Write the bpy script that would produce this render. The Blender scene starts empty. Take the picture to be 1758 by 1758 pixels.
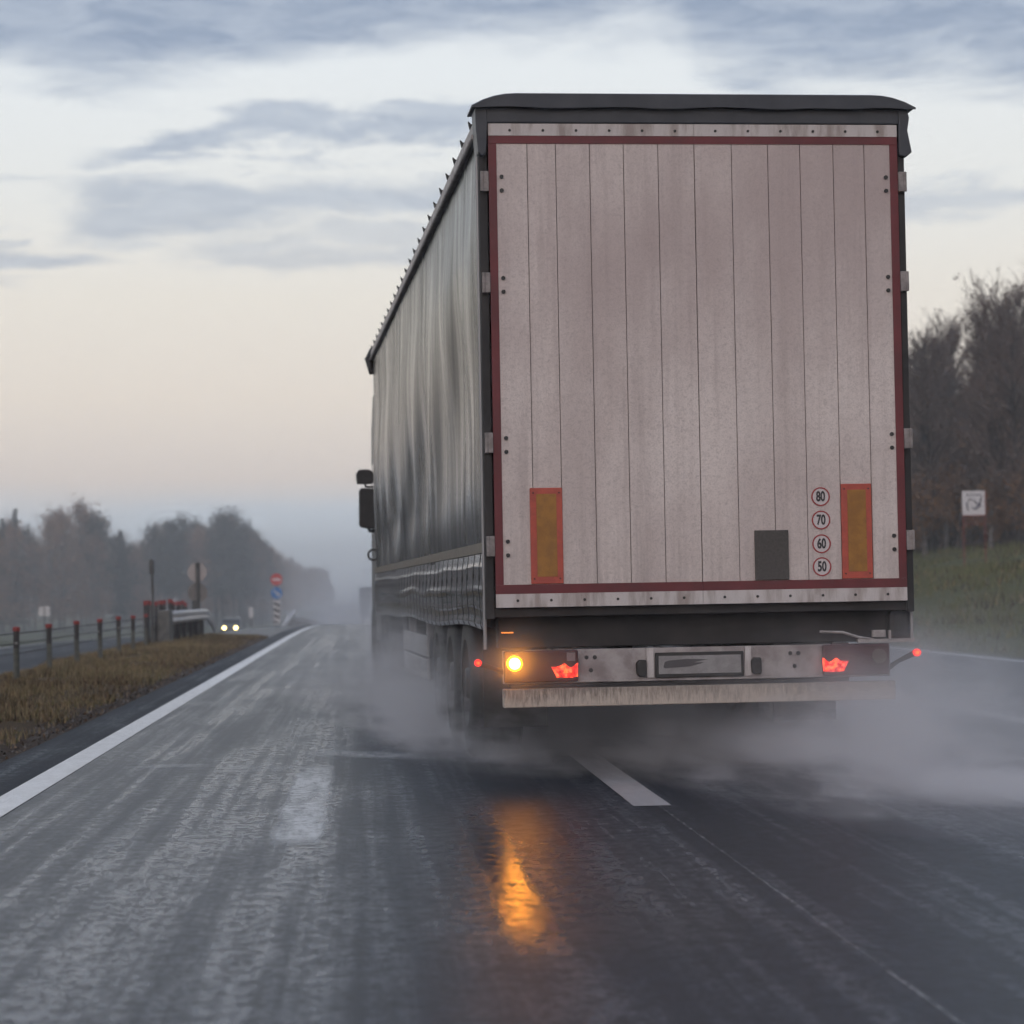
import bpy, bmesh, math, random
from mathutils import Vector, Matrix, noise
R = random.Random(7)
rad = math.radians
scene = bpy.context.scene
STEP = .3
COL = scene.collection

# ------------------------------------------------------------------ node helpers
class G:
    def __init__(s, tree): s.t = tree; s.n = tree.nodes; s.l = tree.links
    def node(s, typ, **kw):
        n = s.n.new(typ)
        for k, v in kw.items(): setattr(n, k, v)
        return n
    def put(s, sock, v):
        if v is None: return
        if isinstance(v, bpy.types.NodeSocket): s.l.new(v, sock)
        else:
            if hasattr(sock.default_value, '__len__') and not hasattr(v, '__len__'): v = [v] * len(sock.default_value)
            if hasattr(sock.default_value, '__len__') and len(sock.default_value) == 4 and len(v) == 3: v = (*v, 1)
            sock.default_value = v
    def m(s, op, a, b=None, c=None, clamp=False):
        n = s.node('ShaderNodeMath', operation=op); n.use_clamp = clamp
        for i, v in enumerate((a, b, c)):
            if v is not None: s.put(n.inputs[i], v)
        return n.outputs[0]
    def mul(s, a, b): return s.m('MULTIPLY', a, b)
    def add(s, a, b): return s.m('ADD', a, b)
    def sub(s, a, b): return s.m('SUBTRACT', a, b)
    def mr(s, v, a, b, c=0., d=1., smooth=True):
        n = s.node('ShaderNodeMapRange'); n.interpolation_type = 'SMOOTHSTEP' if smooth else 'LINEAR'; n.clamp = True
        for i, x in enumerate((v, a, b, c, d)): s.put(n.inputs[i], x)
        return n.outputs[0]
    def mix(s, f, a, b, mode='MIX'):
        n = s.node('ShaderNodeMix', data_type='RGBA', blend_type=mode)
        s.put(n.inputs[0], f); s.put(n.inputs[6], a); s.put(n.inputs[7], b)
        return n.outputs[2]
    def noise(s, vec, scale=5., detail=4., rough=.55, dist=0.):
        n = s.node('ShaderNodeTexNoise')
        if vec is not None: s.l.new(vec, n.inputs['Vector'])
        n.inputs['Scale'].default_value = scale; n.inputs['Detail'].default_value = detail
        n.inputs['Roughness'].default_value = rough; n.inputs['Distortion'].default_value = dist
        return n.outputs[0]
    def scale(s, vec, sc):
        n = s.node('ShaderNodeMapping'); s.l.new(vec, n.inputs[0]); n.inputs['Scale'].default_value = sc
        return n.outputs[0]
    def coord(s, which='Object'): return s.node('ShaderNodeTexCoord').outputs[which]
    def xyz(s, v):
        n = s.node('ShaderNodeSeparateXYZ'); s.l.new(v, n.inputs[0]); return n.outputs
    def comb(s, x, y, z):
        n = s.node('ShaderNodeCombineXYZ')
        for i, v in enumerate((x, y, z)): s.put(n.inputs[i], v)
        return n.outputs[0]
    def curve(s, v, pts):
        n = s.node('ShaderNodeFloatCurve'); c = n.mapping.curves[0]
        lo, hi = pts[0][0], pts[-1][0]; ys = [p[1] for p in pts]; y0, y1 = min(ys), max(ys)
        if y1 == y0: y1 = y0 + 1
        P = [((x - lo) / (hi - lo), (y - y0) / (y1 - y0)) for x, y in pts]
        c.points[0].location = P[0]; c.points[1].location = P[-1]
        for p in P[1:-1]: c.points.new(*p)
        n.mapping.update()
        s.put(n.inputs['Value'], s.mr(v, lo, hi, smooth=False))
        return s.mr(n.outputs[0], 0, 1, y0, y1, smooth=False)
    def bump(s, h, strength=.3, dist=.01, normal=None):
        n = s.node('ShaderNodeBump'); n.inputs['Strength'].default_value = strength
        n.inputs['Distance'].default_value = dist; s.l.new(h, n.inputs['Height'])
        if normal is not None: s.l.new(normal, n.inputs['Normal'])
        return n.outputs[0]

def mat(name, color=(.5, .5, .5), rough=.6, metal=0., spec=.5, fn=None, emit=None, es=0.):
    m = bpy.data.materials.new(name); m.use_nodes = True
    b = m.node_tree.nodes['Principled BSDF']; g = G(m.node_tree)
    b.inputs['Base Color'].default_value = (*color, 1); b.inputs['Roughness'].default_value = rough
    b.inputs['Metallic'].default_value = metal; b.inputs['Specular IOR Level'].default_value = spec
    if emit: b.inputs['Emission Color'].default_value = (*emit, 1); b.inputs['Emission Strength'].default_value = es
    if fn: fn(g, b)
    return m
def mottled(name, c1, c2, rough=.6, sc=(1, 1, 1), scale=6., lo=.35, hi=.65, metal=0., r2=None, bump=0., bd=.005, detail=5.):
    def fn(g, b):
        v = g.scale(g.coord(), sc); n = g.noise(v, scale, detail, .6)
        f = g.mr(n, lo, hi); g.put(b.inputs['Base Color'], g.mix(f, c1, c2))
        if r2 is not None: g.put(b.inputs['Roughness'], g.mr(n, lo, hi, rough, r2))
        if bump: g.put(b.inputs['Normal'], g.bump(n, bump, bd))
    return mat(name, c1, rough, metal, fn=fn)

# ------------------------------------------------------------------ mesh helpers
class MB:
    def __init__(s): s.v = []; s.f = []; s.mi = []; s.cur = 0; s.smooth = []; s.sm = False
    def face(s, idx): s.f.append(tuple(idx)); s.mi.append(s.cur); s.smooth.append(s.sm)
    def quad(s, a, b, c, d):
        i = len(s.v); s.v += [a, b, c, d]; s.face((i, i + 1, i + 2, i + 3))
    def tri(s, a, b, c):
        i = len(s.v); s.v += [a, b, c]; s.face((i, i + 1, i + 2))
    def box(s, x0, x1, y0, y1, z0, z1):
        i = len(s.v)
        s.v += [(x0, y0, z0), (x1, y0, z0), (x1, y1, z0), (x0, y1, z0), (x0, y0, z1), (x1, y0, z1), (x1, y1, z1), (x0, y1, z1)]
        for q in ((0, 3, 2, 1), (4, 5, 6, 7), (0, 1, 5, 4), (1, 2, 6, 5), (2, 3, 7, 6), (3, 0, 4, 7)): s.face([i + k for k in q])
    def prism(s, poly, y0, y1):     # poly in XZ (counter-clockwise seen from -Y), extruded in Y
        n = len(poly); i = len(s.v)
        s.v += [(x, y0, z) for x, z in poly] + [(x, y1, z) for x, z in poly]
        s.face(range(i, i + n)); s.face(range(i + 2 * n - 1, i + n - 1, -1))
        for k in range(n):
            a, b = i + k, i + (k + 1) % n; s.face((a, a + n, b + n, b))
    def tube(s, pts, rads, n=8, cap=True):
        pts = [Vector(p) for p in pts]
        if not hasattr(rads, '__len__'): rads = [rads] * len(pts)
        base = len(s.v); up = Vector((0, 0, 1))
        for k, p in enumerate(pts):
            d = (pts[min(k + 1, len(pts) - 1)] - pts[max(k - 1, 0)])
            if d.length < 1e-9: d = Vector((0, 0, 1))
            d.normalize(); a = d.cross(up if abs(d.z) < .95 else Vector((1, 0, 0))).normalized(); b = d.cross(a)
            for j in range(n):
                t = 2 * math.pi * j / n; s.v.append(tuple(p + (a * math.cos(t) + b * math.sin(t)) * rads[k]))
        for k in range(len(pts) - 1):
            for j in range(n):
                a = base + k * n + j; b = base + k * n + (j + 1) % n; s.face((a, b, b + n, a + n))
        if cap:
            s.face(range(base, base + n)); e = base + (len(pts) - 1) * n; s.face(range(e + n - 1, e - 1, -1))
    def cyl(s, c, axis, r, h, n=24, r2=None):
        c = Vector(c); ax = Vector(axis).normalized(); s.tube([c - ax * h / 2, c + ax * h / 2], [r, r if r2 is None else r2], n)
    def lathe_x(s, c, prof, n=40):   # prof: list of (x, r) around X axis through c
        base = len(s.v)
        for x, r in prof:
            for j in range(n):
                t = 2 * math.pi * j / n; s.v.append((c[0] + x, c[1] + r * math.cos(t), c[2] + r * math.sin(t)))
        for k in range(len(prof) - 1):
            for j in range(n):
                a = base + k * n + j; b = base + k * n + (j + 1) % n; s.face((a, b, b + n, a + n))
    def ring(s, cx, cz, y, r0, r1, n=32, th=.002):
        base = len(s.v)
        for r, yy in ((r0, y), (r1, y), (r1, y + th), (r0, y + th)):
            for j in range(n):
                t = 2 * math.pi * j / n; s.v.append((cx + r * math.cos(t), yy, cz + r * math.sin(t)))
        for k in range(4):
            for j in range(n):
                a = base + k * n + j; b = base + k * n + (j + 1) % n; c = (base + ((k + 1) % 4) * n)
                s.face((a, b, c + (j + 1) % n, c + j))
    def build(s, name, mats, parent=None, loc=None, bevel=0., fix=True):
        me = bpy.data.meshes.new(name); me.from_pydata([tuple(v) for v in s.v], [], s.f)
        if not isinstance(mats, (list, tuple)): mats = [mats]
        for m in mats: me.materials.append(m)
        me.polygons.foreach_set('material_index', s.mi); me.polygons.foreach_set('use_smooth', s.smooth)
        if fix and len(s.f) < 30000:
            bm = bmesh.new(); bm.from_mesh(me); bmesh.ops.recalc_face_normals(bm, faces=bm.faces[:]); bm.to_mesh(me); bm.free()
        me.update()
        o = bpy.data.objects.new(name, me); COL.objects.link(o)
        if parent: o.parent = parent
        if loc: o.location = loc
        if bevel:
            b = o.modifiers.new('bevel', 'BEVEL'); b.width = bevel; b.segments = 2; b.limit_method = 'ANGLE'
        return o
def part(name, mats, parent, fn, bevel=0., smooth=False):
    mb = MB(); mb.sm = smooth; fn(mb); return mb.build(name, mats, parent, bevel=bevel)
def empty(name, loc, rz=0.):
    o = bpy.data.objects.new(name, None); COL.objects.link(o); o.location = loc; o.rotation_euler = (0, 0, rz); o.empty_display_size = .2
    return o
def tag(o, label=None, cat=None, group=None, kind=None):
    if label: o['label'] = label
    if cat: o['category'] = cat
    if group: o['group'] = group
    if kind: o['kind'] = kind
    return o
def copy_tree(o, parent=None):
    c = o.copy(); COL.objects.link(c); c.parent = parent
    for ch in list(o.children): copy_tree(ch, c)
    return c
def text_mesh(name, body, size, material, parent, loc, xs=1., thick=.001, off=0.):
    cu = bpy.data.curves.new(name, 'FONT'); cu.body = body; cu.size = size; cu.align_x = 'CENTER'; cu.align_y = 'CENTER'
    cu.extrude = thick; cu.offset = off; cu.resolution_u = 4
    t = bpy.data.objects.new(name, cu); COL.objects.link(t)
    dg = bpy.context.evaluated_depsgraph_get(); me = bpy.data.meshes.new_from_object(t.evaluated_get(dg))
    bpy.data.objects.remove(t); bpy.data.curves.remove(cu)
    for v in me.vertices: v.co = (v.co.x * xs, -v.co.z, v.co.y)
    me.materials.clear(); me.materials.append(material)
    o = bpy.data.objects.new(name, me); COL.objects.link(o); o.parent = parent; o.location = loc
    return o
def fn1(x, y=0., z=0.): return noise.noise(Vector((x, y, z)))

# ------------------------------------------------------------------ terrain
def P(y):
    if y < 60: return 0.
    if y < 130: return -.017 * (y - 60) ** 2 / 140
    if y < 300: return -.595 - .017 * (y - 130)
    return -3.485 - .4 * (1 - math.exp(-(y - 300) / 60))
def lerp(x, pts):
    if x <= pts[0][0]: return pts[0][1]
    for (a, b), (c, d) in zip(pts, pts[1:]):
        if x <= c: t = (x - a) / (c - a); t = t * t * (3 - 2 * t); return b + (d - b) * t
    return pts[-1][1]
LAT = [(-400, 2.), (-90, -.2), (-30, -.6), (-18, -1.0), (-14.2, -.62), (-13, -.53), (-6.7, -.53), (-6.2, -.33), (-5.3, .02), (-4.2, .07),
       (-3.1, .03), (-2.55, -.03), (9.75, -.03), (10.1, .03), (12, .22), (20, 1.55), (28, 2.9), (60, 5.2), (400, 14.)]
def gz(x, y):
    z = P(y) + lerp(x, LAT)
    if -6.3 < x < -2.6 and y > 60: z -= .13 * min(1, (y - 60) / 12)
    if x > 10.3: z += .12 * fn1(x * .25, y * .12) * min(1, (x - 10.3) / 3)
    if -5.6 < x < -2.8: z += .02 * fn1(x * 1.3, y * .7, 3)
    return z
def frange(a, b, st):
    o = []; x = a
    while x < b - 1e-6: o.append(x); x += st
    return o + [b]
YS = frange(-60, 10, 10) + frange(10, 150, 2.5)[1:] + frange(150, 320, 8)[1:] + frange(320, 1300, 40)[1:]
XS = [-600, -400, -250, -160, -110, -80, -60, -45, -35, -28, -22, -18, -16, -14.2, -13.4, -13, -10, -6.7, -6.4, -6, -5.6, -5.2, -4.8, -4.4, -4, -3.6, -3.2, -2.9, -2.72, -2.55,
      0, 4, 9.75, 9.95, 10.3, 11, 12, 13, 14, 16, 18, 20, 22, 24, 26, 28, 32, 38, 46, 60, 90, 150, 250, 400, 600]
def sheet(name, xs, ys, zf, material, smooth=True):
    me = bpy.data.meshes.new(name); nx = len(xs)
    vs = [(x, y, zf(x, y)) for y in ys for x in xs]
    fs = [(j * nx + i, j * nx + i + 1, (j + 1) * nx + i + 1, (j + 1) * nx + i) for j in range(len(ys) - 1) for i in range(nx - 1)]
    me.from_pydata(vs, [], fs); me.materials.append(material)
    if smooth: me.polygons.foreach_set('use_smooth', [True] * len(fs))
    o = bpy.data.objects.new(name, me); COL.objects.link(o); return tag(o, kind='structure')

def ground_fn(g, b):
    c = g.coord(); x = g.xyz(c)[0]
    n = g.noise(c, .9, 6, .6); n2 = g.noise(c, 14, 5, .7); n3 = g.noise(g.scale(c, (.25, .06, 1)), 1, 3)
    med = g.mix(g.mr(n, .35, .65), (.105, .066, .032), (.15, .098, .042))
    med = g.mix(g.mr(n2, .35, .7), med, (.045, .03, .018))
    gr = g.mix(g.mr(n3, .4, .62), (.125, .135, .06), (.16, .145, .07))
    gr = g.mix(g.mr(n2, .35, .75), gr, (.035, .036, .02))
    gr = g.mix(g.mr(x, 24, 30), gr, g.mix(g.mr(n, .4, .6), (.06, .045, .028), (.03, .03, .018)))
    base = g.mix(g.mr(x, 8, 9), med, gr)
    lf = g.mix(g.mr(n, .4, .6), (.10, .10, .055), (.06, .07, .035))
    base = g.mix(g.mr(x, -12, -8), lf, base)
    # bare soil beside the asphalt
    e = g.add(x, g.mul(g.sub(n, .5), .5))
    soil = g.mix(g.mr(n2, .3, .7), (.10, .068, .05), (.055, .04, .032))
    base = g.mix(g.mul(g.mr(e, -3.1, -2.85), g.mr(x, 8, 7)), base, soil)
    g.put(b.inputs['Base Color'], base); b.inputs['Roughness'].default_value = .9; b.inputs['Specular IOR Level'].default_value = .15
    g.put(b.inputs['Normal'], g.bump(n2, .8, .05))
M_ground = mat('ground', fn=ground_fn)
sheet('ground', XS, YS, gz, M_ground)

def road_fn(lo, hi):
    def fn(g, b):
        c = g.coord(); X = g.xyz(c)[0]
        st = g.noise(g.scale(c, (2.6, .03, 1)), 1., 3, .6)             # long streaks along travel
        st2 = g.noise(g.scale(c, (9.0, .14, 1)), 1., 4, .65)
        pa = g.noise(g.scale(c, (1.3, .35, 1)), 1., 5, .65, .4)
        gr = g.noise(c, 46, 6, .85); gr2 = g.noise(g.scale(c, (1, .8, 1)), 30., 6, .85); gr3 = g.noise(g.scale(c, (1, .8, 1)), 11., 6, .85)
        f = g.add(g.mul(st, .38), g.add(g.mul(st2, .34), g.mul(pa, .28)))
        lane = g.mul(g.mr(X, -1.9, -1.2), g.mr(X, .8, .0))             # left lane wetter, so it also gets more painted sky sheen
        f = g.add(f, g.mul(lane, .05))
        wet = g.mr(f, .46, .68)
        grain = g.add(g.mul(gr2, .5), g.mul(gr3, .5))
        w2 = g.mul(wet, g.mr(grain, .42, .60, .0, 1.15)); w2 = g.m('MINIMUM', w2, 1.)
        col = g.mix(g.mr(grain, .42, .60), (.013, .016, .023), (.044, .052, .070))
        col = g.mix(g.mul(w2, .75), col, (.19, .215, .26))  # sky reflection on the wet streaks, put into the colour as pale blue
        dryer = g.mr(X, -1.95, -2.15); col = g.mix(g.mul(dryer, .6), col, (.022, .024, .030))
        crack = g.mul(g.mr(g.m('ABSOLUTE', g.sub(g.noise(g.scale(c, (.25, .9, 1)), 1., 3, .5), .5)), 0., .0018, 1., 0.), .6)
        col = g.mix(crack, col, (.012, .012, .013))
        g.put(b.inputs['Base Color'], col)
        Xw = g.add(X, g.mul(g.sub(pa, .5), .12)); film = g.m('MAXIMUM', g.mul(g.mr(Xw, .42, .49), g.mr(Xw, .68, .60)), g.mul(g.mul(g.mr(X, .0, .4), g.mr(X, 1.5, .8)), .30)); Y = g.xyz(c)[1]; film = g.mul(g.mul(film, g.mr(gr3, .42, .54, .42, 1.)), g.mul(g.mr(Y, 6.9, 8.3), g.mr(Y, 13., 10.4))); base_r = g.sub(hi, g.mul(film, hi - .035))
        rough = g.add(g.mul(w2, lo), g.mul(g.sub(1., w2), base_r)); rough = g.m('MINIMUM', rough, base_r)
        rough = g.add(rough, g.add(g.mul(g.sub(gr2, .5), .04), g.mul(dryer, .25)))
        g.put(b.inputs['Roughness'], rough)
        sp_ = g.add(g.mr(w2, 0, 1, .13, .52), g.mul(film, .3)); g.put(b.inputs['Specular IOR Level'], g.m('MAXIMUM', g.sub(sp_, g.mul(dryer, .06)), .05))
        h = g.add(g.mul(gr, .6), g.mul(gr2, 1.3)); n = g.bump(h, .6, .0034); bn = n.node
        g.put(bn.inputs['Strength'], g.mr(film, 0, 1, .40, .13))
        g.put(b.inputs['Normal'], n)
    return fn
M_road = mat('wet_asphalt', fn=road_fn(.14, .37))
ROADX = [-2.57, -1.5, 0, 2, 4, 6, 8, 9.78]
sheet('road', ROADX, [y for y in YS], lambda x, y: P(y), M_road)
OPX = [-13., -11, -9, -6.75]
sheet('opposite_road', OPX, YS, lambda x, y: P(y) - .5, M_road)
M_cross = mottled('crossing_gravel', (.07, .062, .055), (.04, .038, .036), .45, scale=3., bump=.4)
sheet('median_crossing', [x for x in XS if -6.45 < x < -2.7] + [-2.6], frange(67.5, 122.5, 2.5), lambda x, y: gz(x, y) + .012, M_cross)

# road markings
def worn_paint(name, wear=.3, col=(.62, .62, .64), sc=9., soft=.1):
    m = bpy.data.materials.new(name); m.use_nodes = True; g = G(m.node_tree); b = m.node_tree.nodes['Principled BSDF']
    out = m.node_tree.nodes['Material Output']; c = g.coord(); n = g.noise(g.scale(c, (1, .3, 1)), sc, 6, .75); n2 = g.noise(c, 1.3, 3)
    g.put(b.inputs['Base Color'], g.mix(g.mr(n, .3, .7), col, tuple(x * .75 for x in col))); b.inputs['Roughness'].default_value = .3
    g.put(b.inputs['Normal'], g.bump(g.noise(c, 60, 4, .7), .2, .0015))
    tr = g.node('ShaderNodeBsdfTransparent'); mx = g.node('ShaderNodeMixShader')
    g.put(mx.inputs[0], g.mr(g.add(n, g.mul(g.sub(n2, .5), .35)), wear, wear + soft)); g.l.new(tr.outputs[0], mx.inputs[1]); g.l.new(b.outputs[0], mx.inputs[2])
    g.l.new(mx.outputs[0], out.inputs[0]); return m
M_line = worn_paint('edge_line_paint', .17, (.80, .80, .83))
M_dash = worn_paint('lane_dash_paint', .22, (.55, .53, .55))
M_arrow = worn_paint('worn_arrow_paint', .36, (.62, .63, .65), 16., .28)
M_seam = worn_paint('lane_seam_paint', .40, (.30, .30, .32), 22., .25)
def strip(name, x0, x1, y0, y1, m, dz=.004, n=None):
    ys = [y0] + [y for y in YS if y0 < y < y1] + [y1]
    return sheet(name, [x0, x1], ys, lambda x, y: P(y) + dz, m)
strip('edge_line', -2.13, -1.93, -40, 300, M_line)
def el_fn(x, y): return P(y) + .004
strip('right_edge_line', 5.28, 5.50, -40, 300, M_dash)
strip('shoulder_line', 9.33, 9.50, -40, 300, M_line)
strip('opposite_edge_line', -12.75, -12.6, -40, 300, M_dash, .004 - .5)
for k in range(-2, 18):
    y0 = 12.25 + k * 12
    strip('lane_dash', 1.40, 1.60, y0, y0 + 4., M_dash)
strip('lane_seam', 1.528, 1.542, -40, 200, M_seam, .002)
def arrow_mat():
    m = bpy.data.materials.new('worn_arrow'); m.use_nodes = True; g = G(m.node_tree); b = m.node_tree.nodes['Principled BSDF']; out = m.node_tree.nodes['Material Output']
    c = g.coord(); x, y, z = g.xyz(c); n = g.noise(g.scale(c, (9, 1.4, 1)), 1., 5, .7); n2 = g.noise(c, 15, 6, .8); n3 = g.noise(c, 1.1, 3)
    xw = g.add(x, g.mul(g.sub(n, .5), .12)); ab = lambda q: g.m('ABSOLUTE', q)
    shaft = g.mul(g.mul(g.mr(ab(g.add(xw, .33)), .145, .085), g.mr(y, 10.6, 11.2)), g.mr(y, 15.7, 15.3))
    h1 = g.mul(g.mul(g.mr(ab(g.sub(g.sub(y, g.mul(x, -.8)), 16.6)), .5, .1), g.mr(x, -.55, -.3)), g.mr(x, .55, .2))
    h2 = g.mul(g.mul(g.mr(ab(g.sub(y, 15.5)), .4, .1), g.mr(x, -1.1, -.8)), g.mr(x, -.3, -.6))
    h3 = g.mul(g.mul(g.mr(ab(g.sub(y, 15.9)), .2, .05), g.mr(x, -1.6, -1.4)), g.mr(x, -1.0, -1.2))
    a = g.m('MAXIMUM', g.mul(shaft, .95), g.m('MAXIMUM', g.mul(h1, .6), g.mul(g.m('MAXIMUM', h2, h3), .45)))
    a = g.mul(a, g.mr(g.add(g.mul(n2, .7), g.mul(n3, .3)), .34, .54)); a = g.mul(g.mul(a, .75), g.mr(n, .3, .55, .35, 1.))
    b.inputs['Base Color'].default_value = (.80, .82, .85, 1); b.inputs['Roughness'].default_value = .3
    tr = g.node('ShaderNodeBsdfTransparent'); mx = g.node('ShaderNodeMixShader'); g.put(mx.inputs[0], a); g.l.new(tr.outputs[0], mx.inputs[1]); g.l.new(b.outputs[0], mx.inputs[2]); g.l.new(mx.outputs[0], out.inputs[0])
    return m
sheet('road_arrow', [-1.8, .8], [10.4, 18], lambda x, y: .0045, arrow_mat())
M_faint = worn_paint('faint_paint', .28, (.6, .6, .62), 14., .3)
strip('worn_lane_mark', 3.38, 3.55, 11.4, 22, M_faint, .005)

# ------------------------------------------------------------------ grass (stuff)
def blades(name, n, xr, yr, h, cols, w=.006, clump=1.4):
    mb = MB(); k = 0
    while k < n:
        y = yr[0] + (yr[1] - yr[0]) * R.random() ** 1.3; x = R.uniform(*xr)
        d = fn1(x * clump, y * clump * .6, 9)
        if d < R.uniform(-.5, .25): continue
        k += 1
        z = gz(x, y) - .01; hh = h * R.uniform(.3, 1.2) * (1 + .8 * d); a = R.uniform(0, 6.28); l = R.uniform(.1, .6) * hh
        ww = w * R.uniform(.7, 1.5) * (1 + y / 40); ca, sa = math.cos(a), math.sin(a)
        cl = fn1(x * .9, y * .25, 31); mb.cur = R.choices(range(len(cols)), [c_[1] * (1 + 3 * max(0, cl * (1 if q_ in (0, 2, 4) else -1) * 2)) for q_, c_ in enumerate(cols)])[0]
        tx, ty = R.uniform(-1, 1) * l, R.uniform(-1, 1) * l
        mb.tri((x - ww * ca, y - ww * sa, z), (x + ww * ca, y + ww * sa, z), (x + tx, y + ty, z + hh))
    return mb.build(name, [c[0] for c in cols], fix=False)
gA = mat('grass_tan', (.29, .225, .13), .8, spec=.2); gB = mat('grass_brown', (.165, .115, .072), .85, spec=.2)
gC = mat('grass_olive', (.14, .13, .06), .8, spec=.2); gC2 = mat('grass_green', (.14, .15, .065), .8, spec=.2); gD = mat('grass_dark', (.045, .032, .02), .9, spec=.1); gE = mat('grass_pale', (.26, .19, .11), .8, spec=.2)
tag(blades('median_grass', 120000, (-6.3, -2.78), (10, 68), .085, [(gA, 5), (gB, 4), (gC, 3), (gD, 2), (gE, .8)], w=.004, clump=.8), 'brown autumn grass of the median strip left of the road', 'grass', kind='stuff')
R.seed(44); ml = MB()
for k in range(2600):
    y = R.uniform(12, 62); x = -2.62 - abs(R.gauss(0, .16)); ml.cur = R.randrange(3); leaf_z = gz(x, y) + .012; q = R.uniform(.012, .035); a = R.uniform(0, 6.28)
    ml.tri((x, y, leaf_z), (x + q * math.cos(a), y + q * math.sin(a), leaf_z + R.uniform(0, .03)), (x + q * math.cos(a + 1.1), y + q * math.sin(a + 1.1), leaf_z))
tag(ml.build('leaf_litter', [mat('litter_tan', (.22, .14, .08), .7), mat('litter_dark', (.05, .035, .025), .7), mat('litter_stone', (.16, .15, .14), .8)], fix=False), 'dead leaves and grit scattered along the left asphalt edge', 'leaf litter', kind='stuff')
tag(blades('bank_grass', 42000, (9.9, 27), (28, 125), .2, [(gC2, 6), (gA, .6), (gC, 3), (gD, 1.2)], w=.008, clump=.5), 'dull green grass covering the bank right of the road', 'grass', kind='stuff')

# ------------------------------------------------------------------ trees
M_bark = mottled('bark', (.06, .05, .045), (.035, .03, .028), .9, scale=4)
M_bark2 = mottled('birch_bark', (.20, .18, .17), (.07, .06, .055), .9, scale=3)
M_twig = mottled('twigs', (.165, .12, .105), (.10, .078, .072), .9, scale=.4)
M_leafo = mottled('autumn_leaves', (.24, .125, .055), (.15, .085, .045), .8, scale=.6)
M_leafb = mottled('brown_leaves', (.32, .18, .11), (.18, .115, .08), .85, scale=.3)
M_leafg = mottled('withered_leaves', (.19, .14, .115), (.11, .085, .075), .85, scale=.3)
M_fir = mottled('fir_needles', (.022, .032, .024), (.014, .022, .018), .85, scale=.5)
M_pine = mottled('pine_needles', (.032, .042, .03), (.02, .028, .022), .85, scale=.4)
def stick(mb, a, b, w0, w1):
    d = (b - a); s = d.cross(Vector((R.uniform(-1, 1), R.uniform(-1, 1), R.uniform(-.3, .3))))
    if s.length < 1e-6: return
    s.normalize(); mb.quad(tuple(a - s * w0), tuple(a + s * w0), tuple(b + s * w1), tuple(b - s * w1))
def leaf(mb, p, s):
    a = Vector((R.gauss(0, 1), R.gauss(0, 1), R.gauss(0, 1))).normalized(); b = a.orthogonal().normalized(); c = a.cross(b)
    mb.tri(tuple(p + b * s), tuple(p - b * s * .5 + c * s * .8), tuple(p - b * s * .5 - c * s * .8))
def tree_parts(root, trunk_mb, crown_mb, tm, cm):
    trunk_mb.build('trunk', tm, root, fix=False); crown_mb.build('crown', cm, root, fix=False)
def make_bare(name, h, spread, leaves, lm, bark, limbs=34, twl=1., seed=1):
    R.seed(seed); root = empty(name, (0, 0, 0)); t = MB(); c = MB(); pts = []; n = 9; bx = by = 0
    for i in range(n):
        f = i / (n - 1); bx += R.uniform(-.12, .12); by += R.uniform(-.12, .12); pts.append(Vector((bx * f, by * f, h * f * .97 - .3)))
    t.tube(pts, [max(.012, .15 * (1 - i / (n - 1)) ** .9) for i in range(n)], 6)
    for k in range(limbs):
        f = .14 + .82 * (k / limbs) ** .9; q = f * (n - 1); i = min(int(q), n - 2); p = pts[i].lerp(pts[i + 1], q - i)
        az = R.uniform(0, 6.28); L = spread * (1.15 - f) ** .7 * R.uniform(.6, 1.1) * (.5 if f < .2 else 1); up = R.uniform(.55, 1.3)
        d = Vector((math.cos(az), math.sin(az), up)).normalized(); q1 = p + d * L * .5 + Vector((0, 0, .08 * L)); q2 = q1 + (d + Vector((R.uniform(-.3, .3), R.uniform(-.3, .3), .35))).normalized() * L * .55
        t.tube([p, q1, q2], [.045 * (1.2 - f), .03 * (1.2 - f), .01], 4, False)
        for j in range(9):
            g_ = R.uniform(.2, 1); a = p.lerp(q1, g_ * 2) if g_ < .5 else q1.lerp(q2, g_ * 2 - 1)
            d2 = (d + Vector((R.gauss(0, .55), R.gauss(0, .55), R.uniform(.1, .9)))).normalized(); b = a + d2 * R.uniform(.5, 1.3) * twl
            stick(c, a, b, .014, .006)
            for l in range(6):
                a2 = a.lerp(b, R.uniform(.2, 1)); e = a2 + (d2 + Vector((R.gauss(0, .6), R.gauss(0, .6), R.uniform(0, .7)))).normalized() * R.uniform(.25, .7) * twl
                stick(c, a2, e, .010, .004)
                if R.random() < leaves * (1.25 - f):
                    c.cur = 1
                    for _ in range(3): leaf(c, a2.lerp(e, R.random()) + Vector((R.gauss(0, .08), R.gauss(0, .08), R.gauss(0, .08))), R.uniform(.05, .10))
                    c.cur = 0
    tree_parts(root, t, c, bark, [M_twig, lm]); return root
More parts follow.
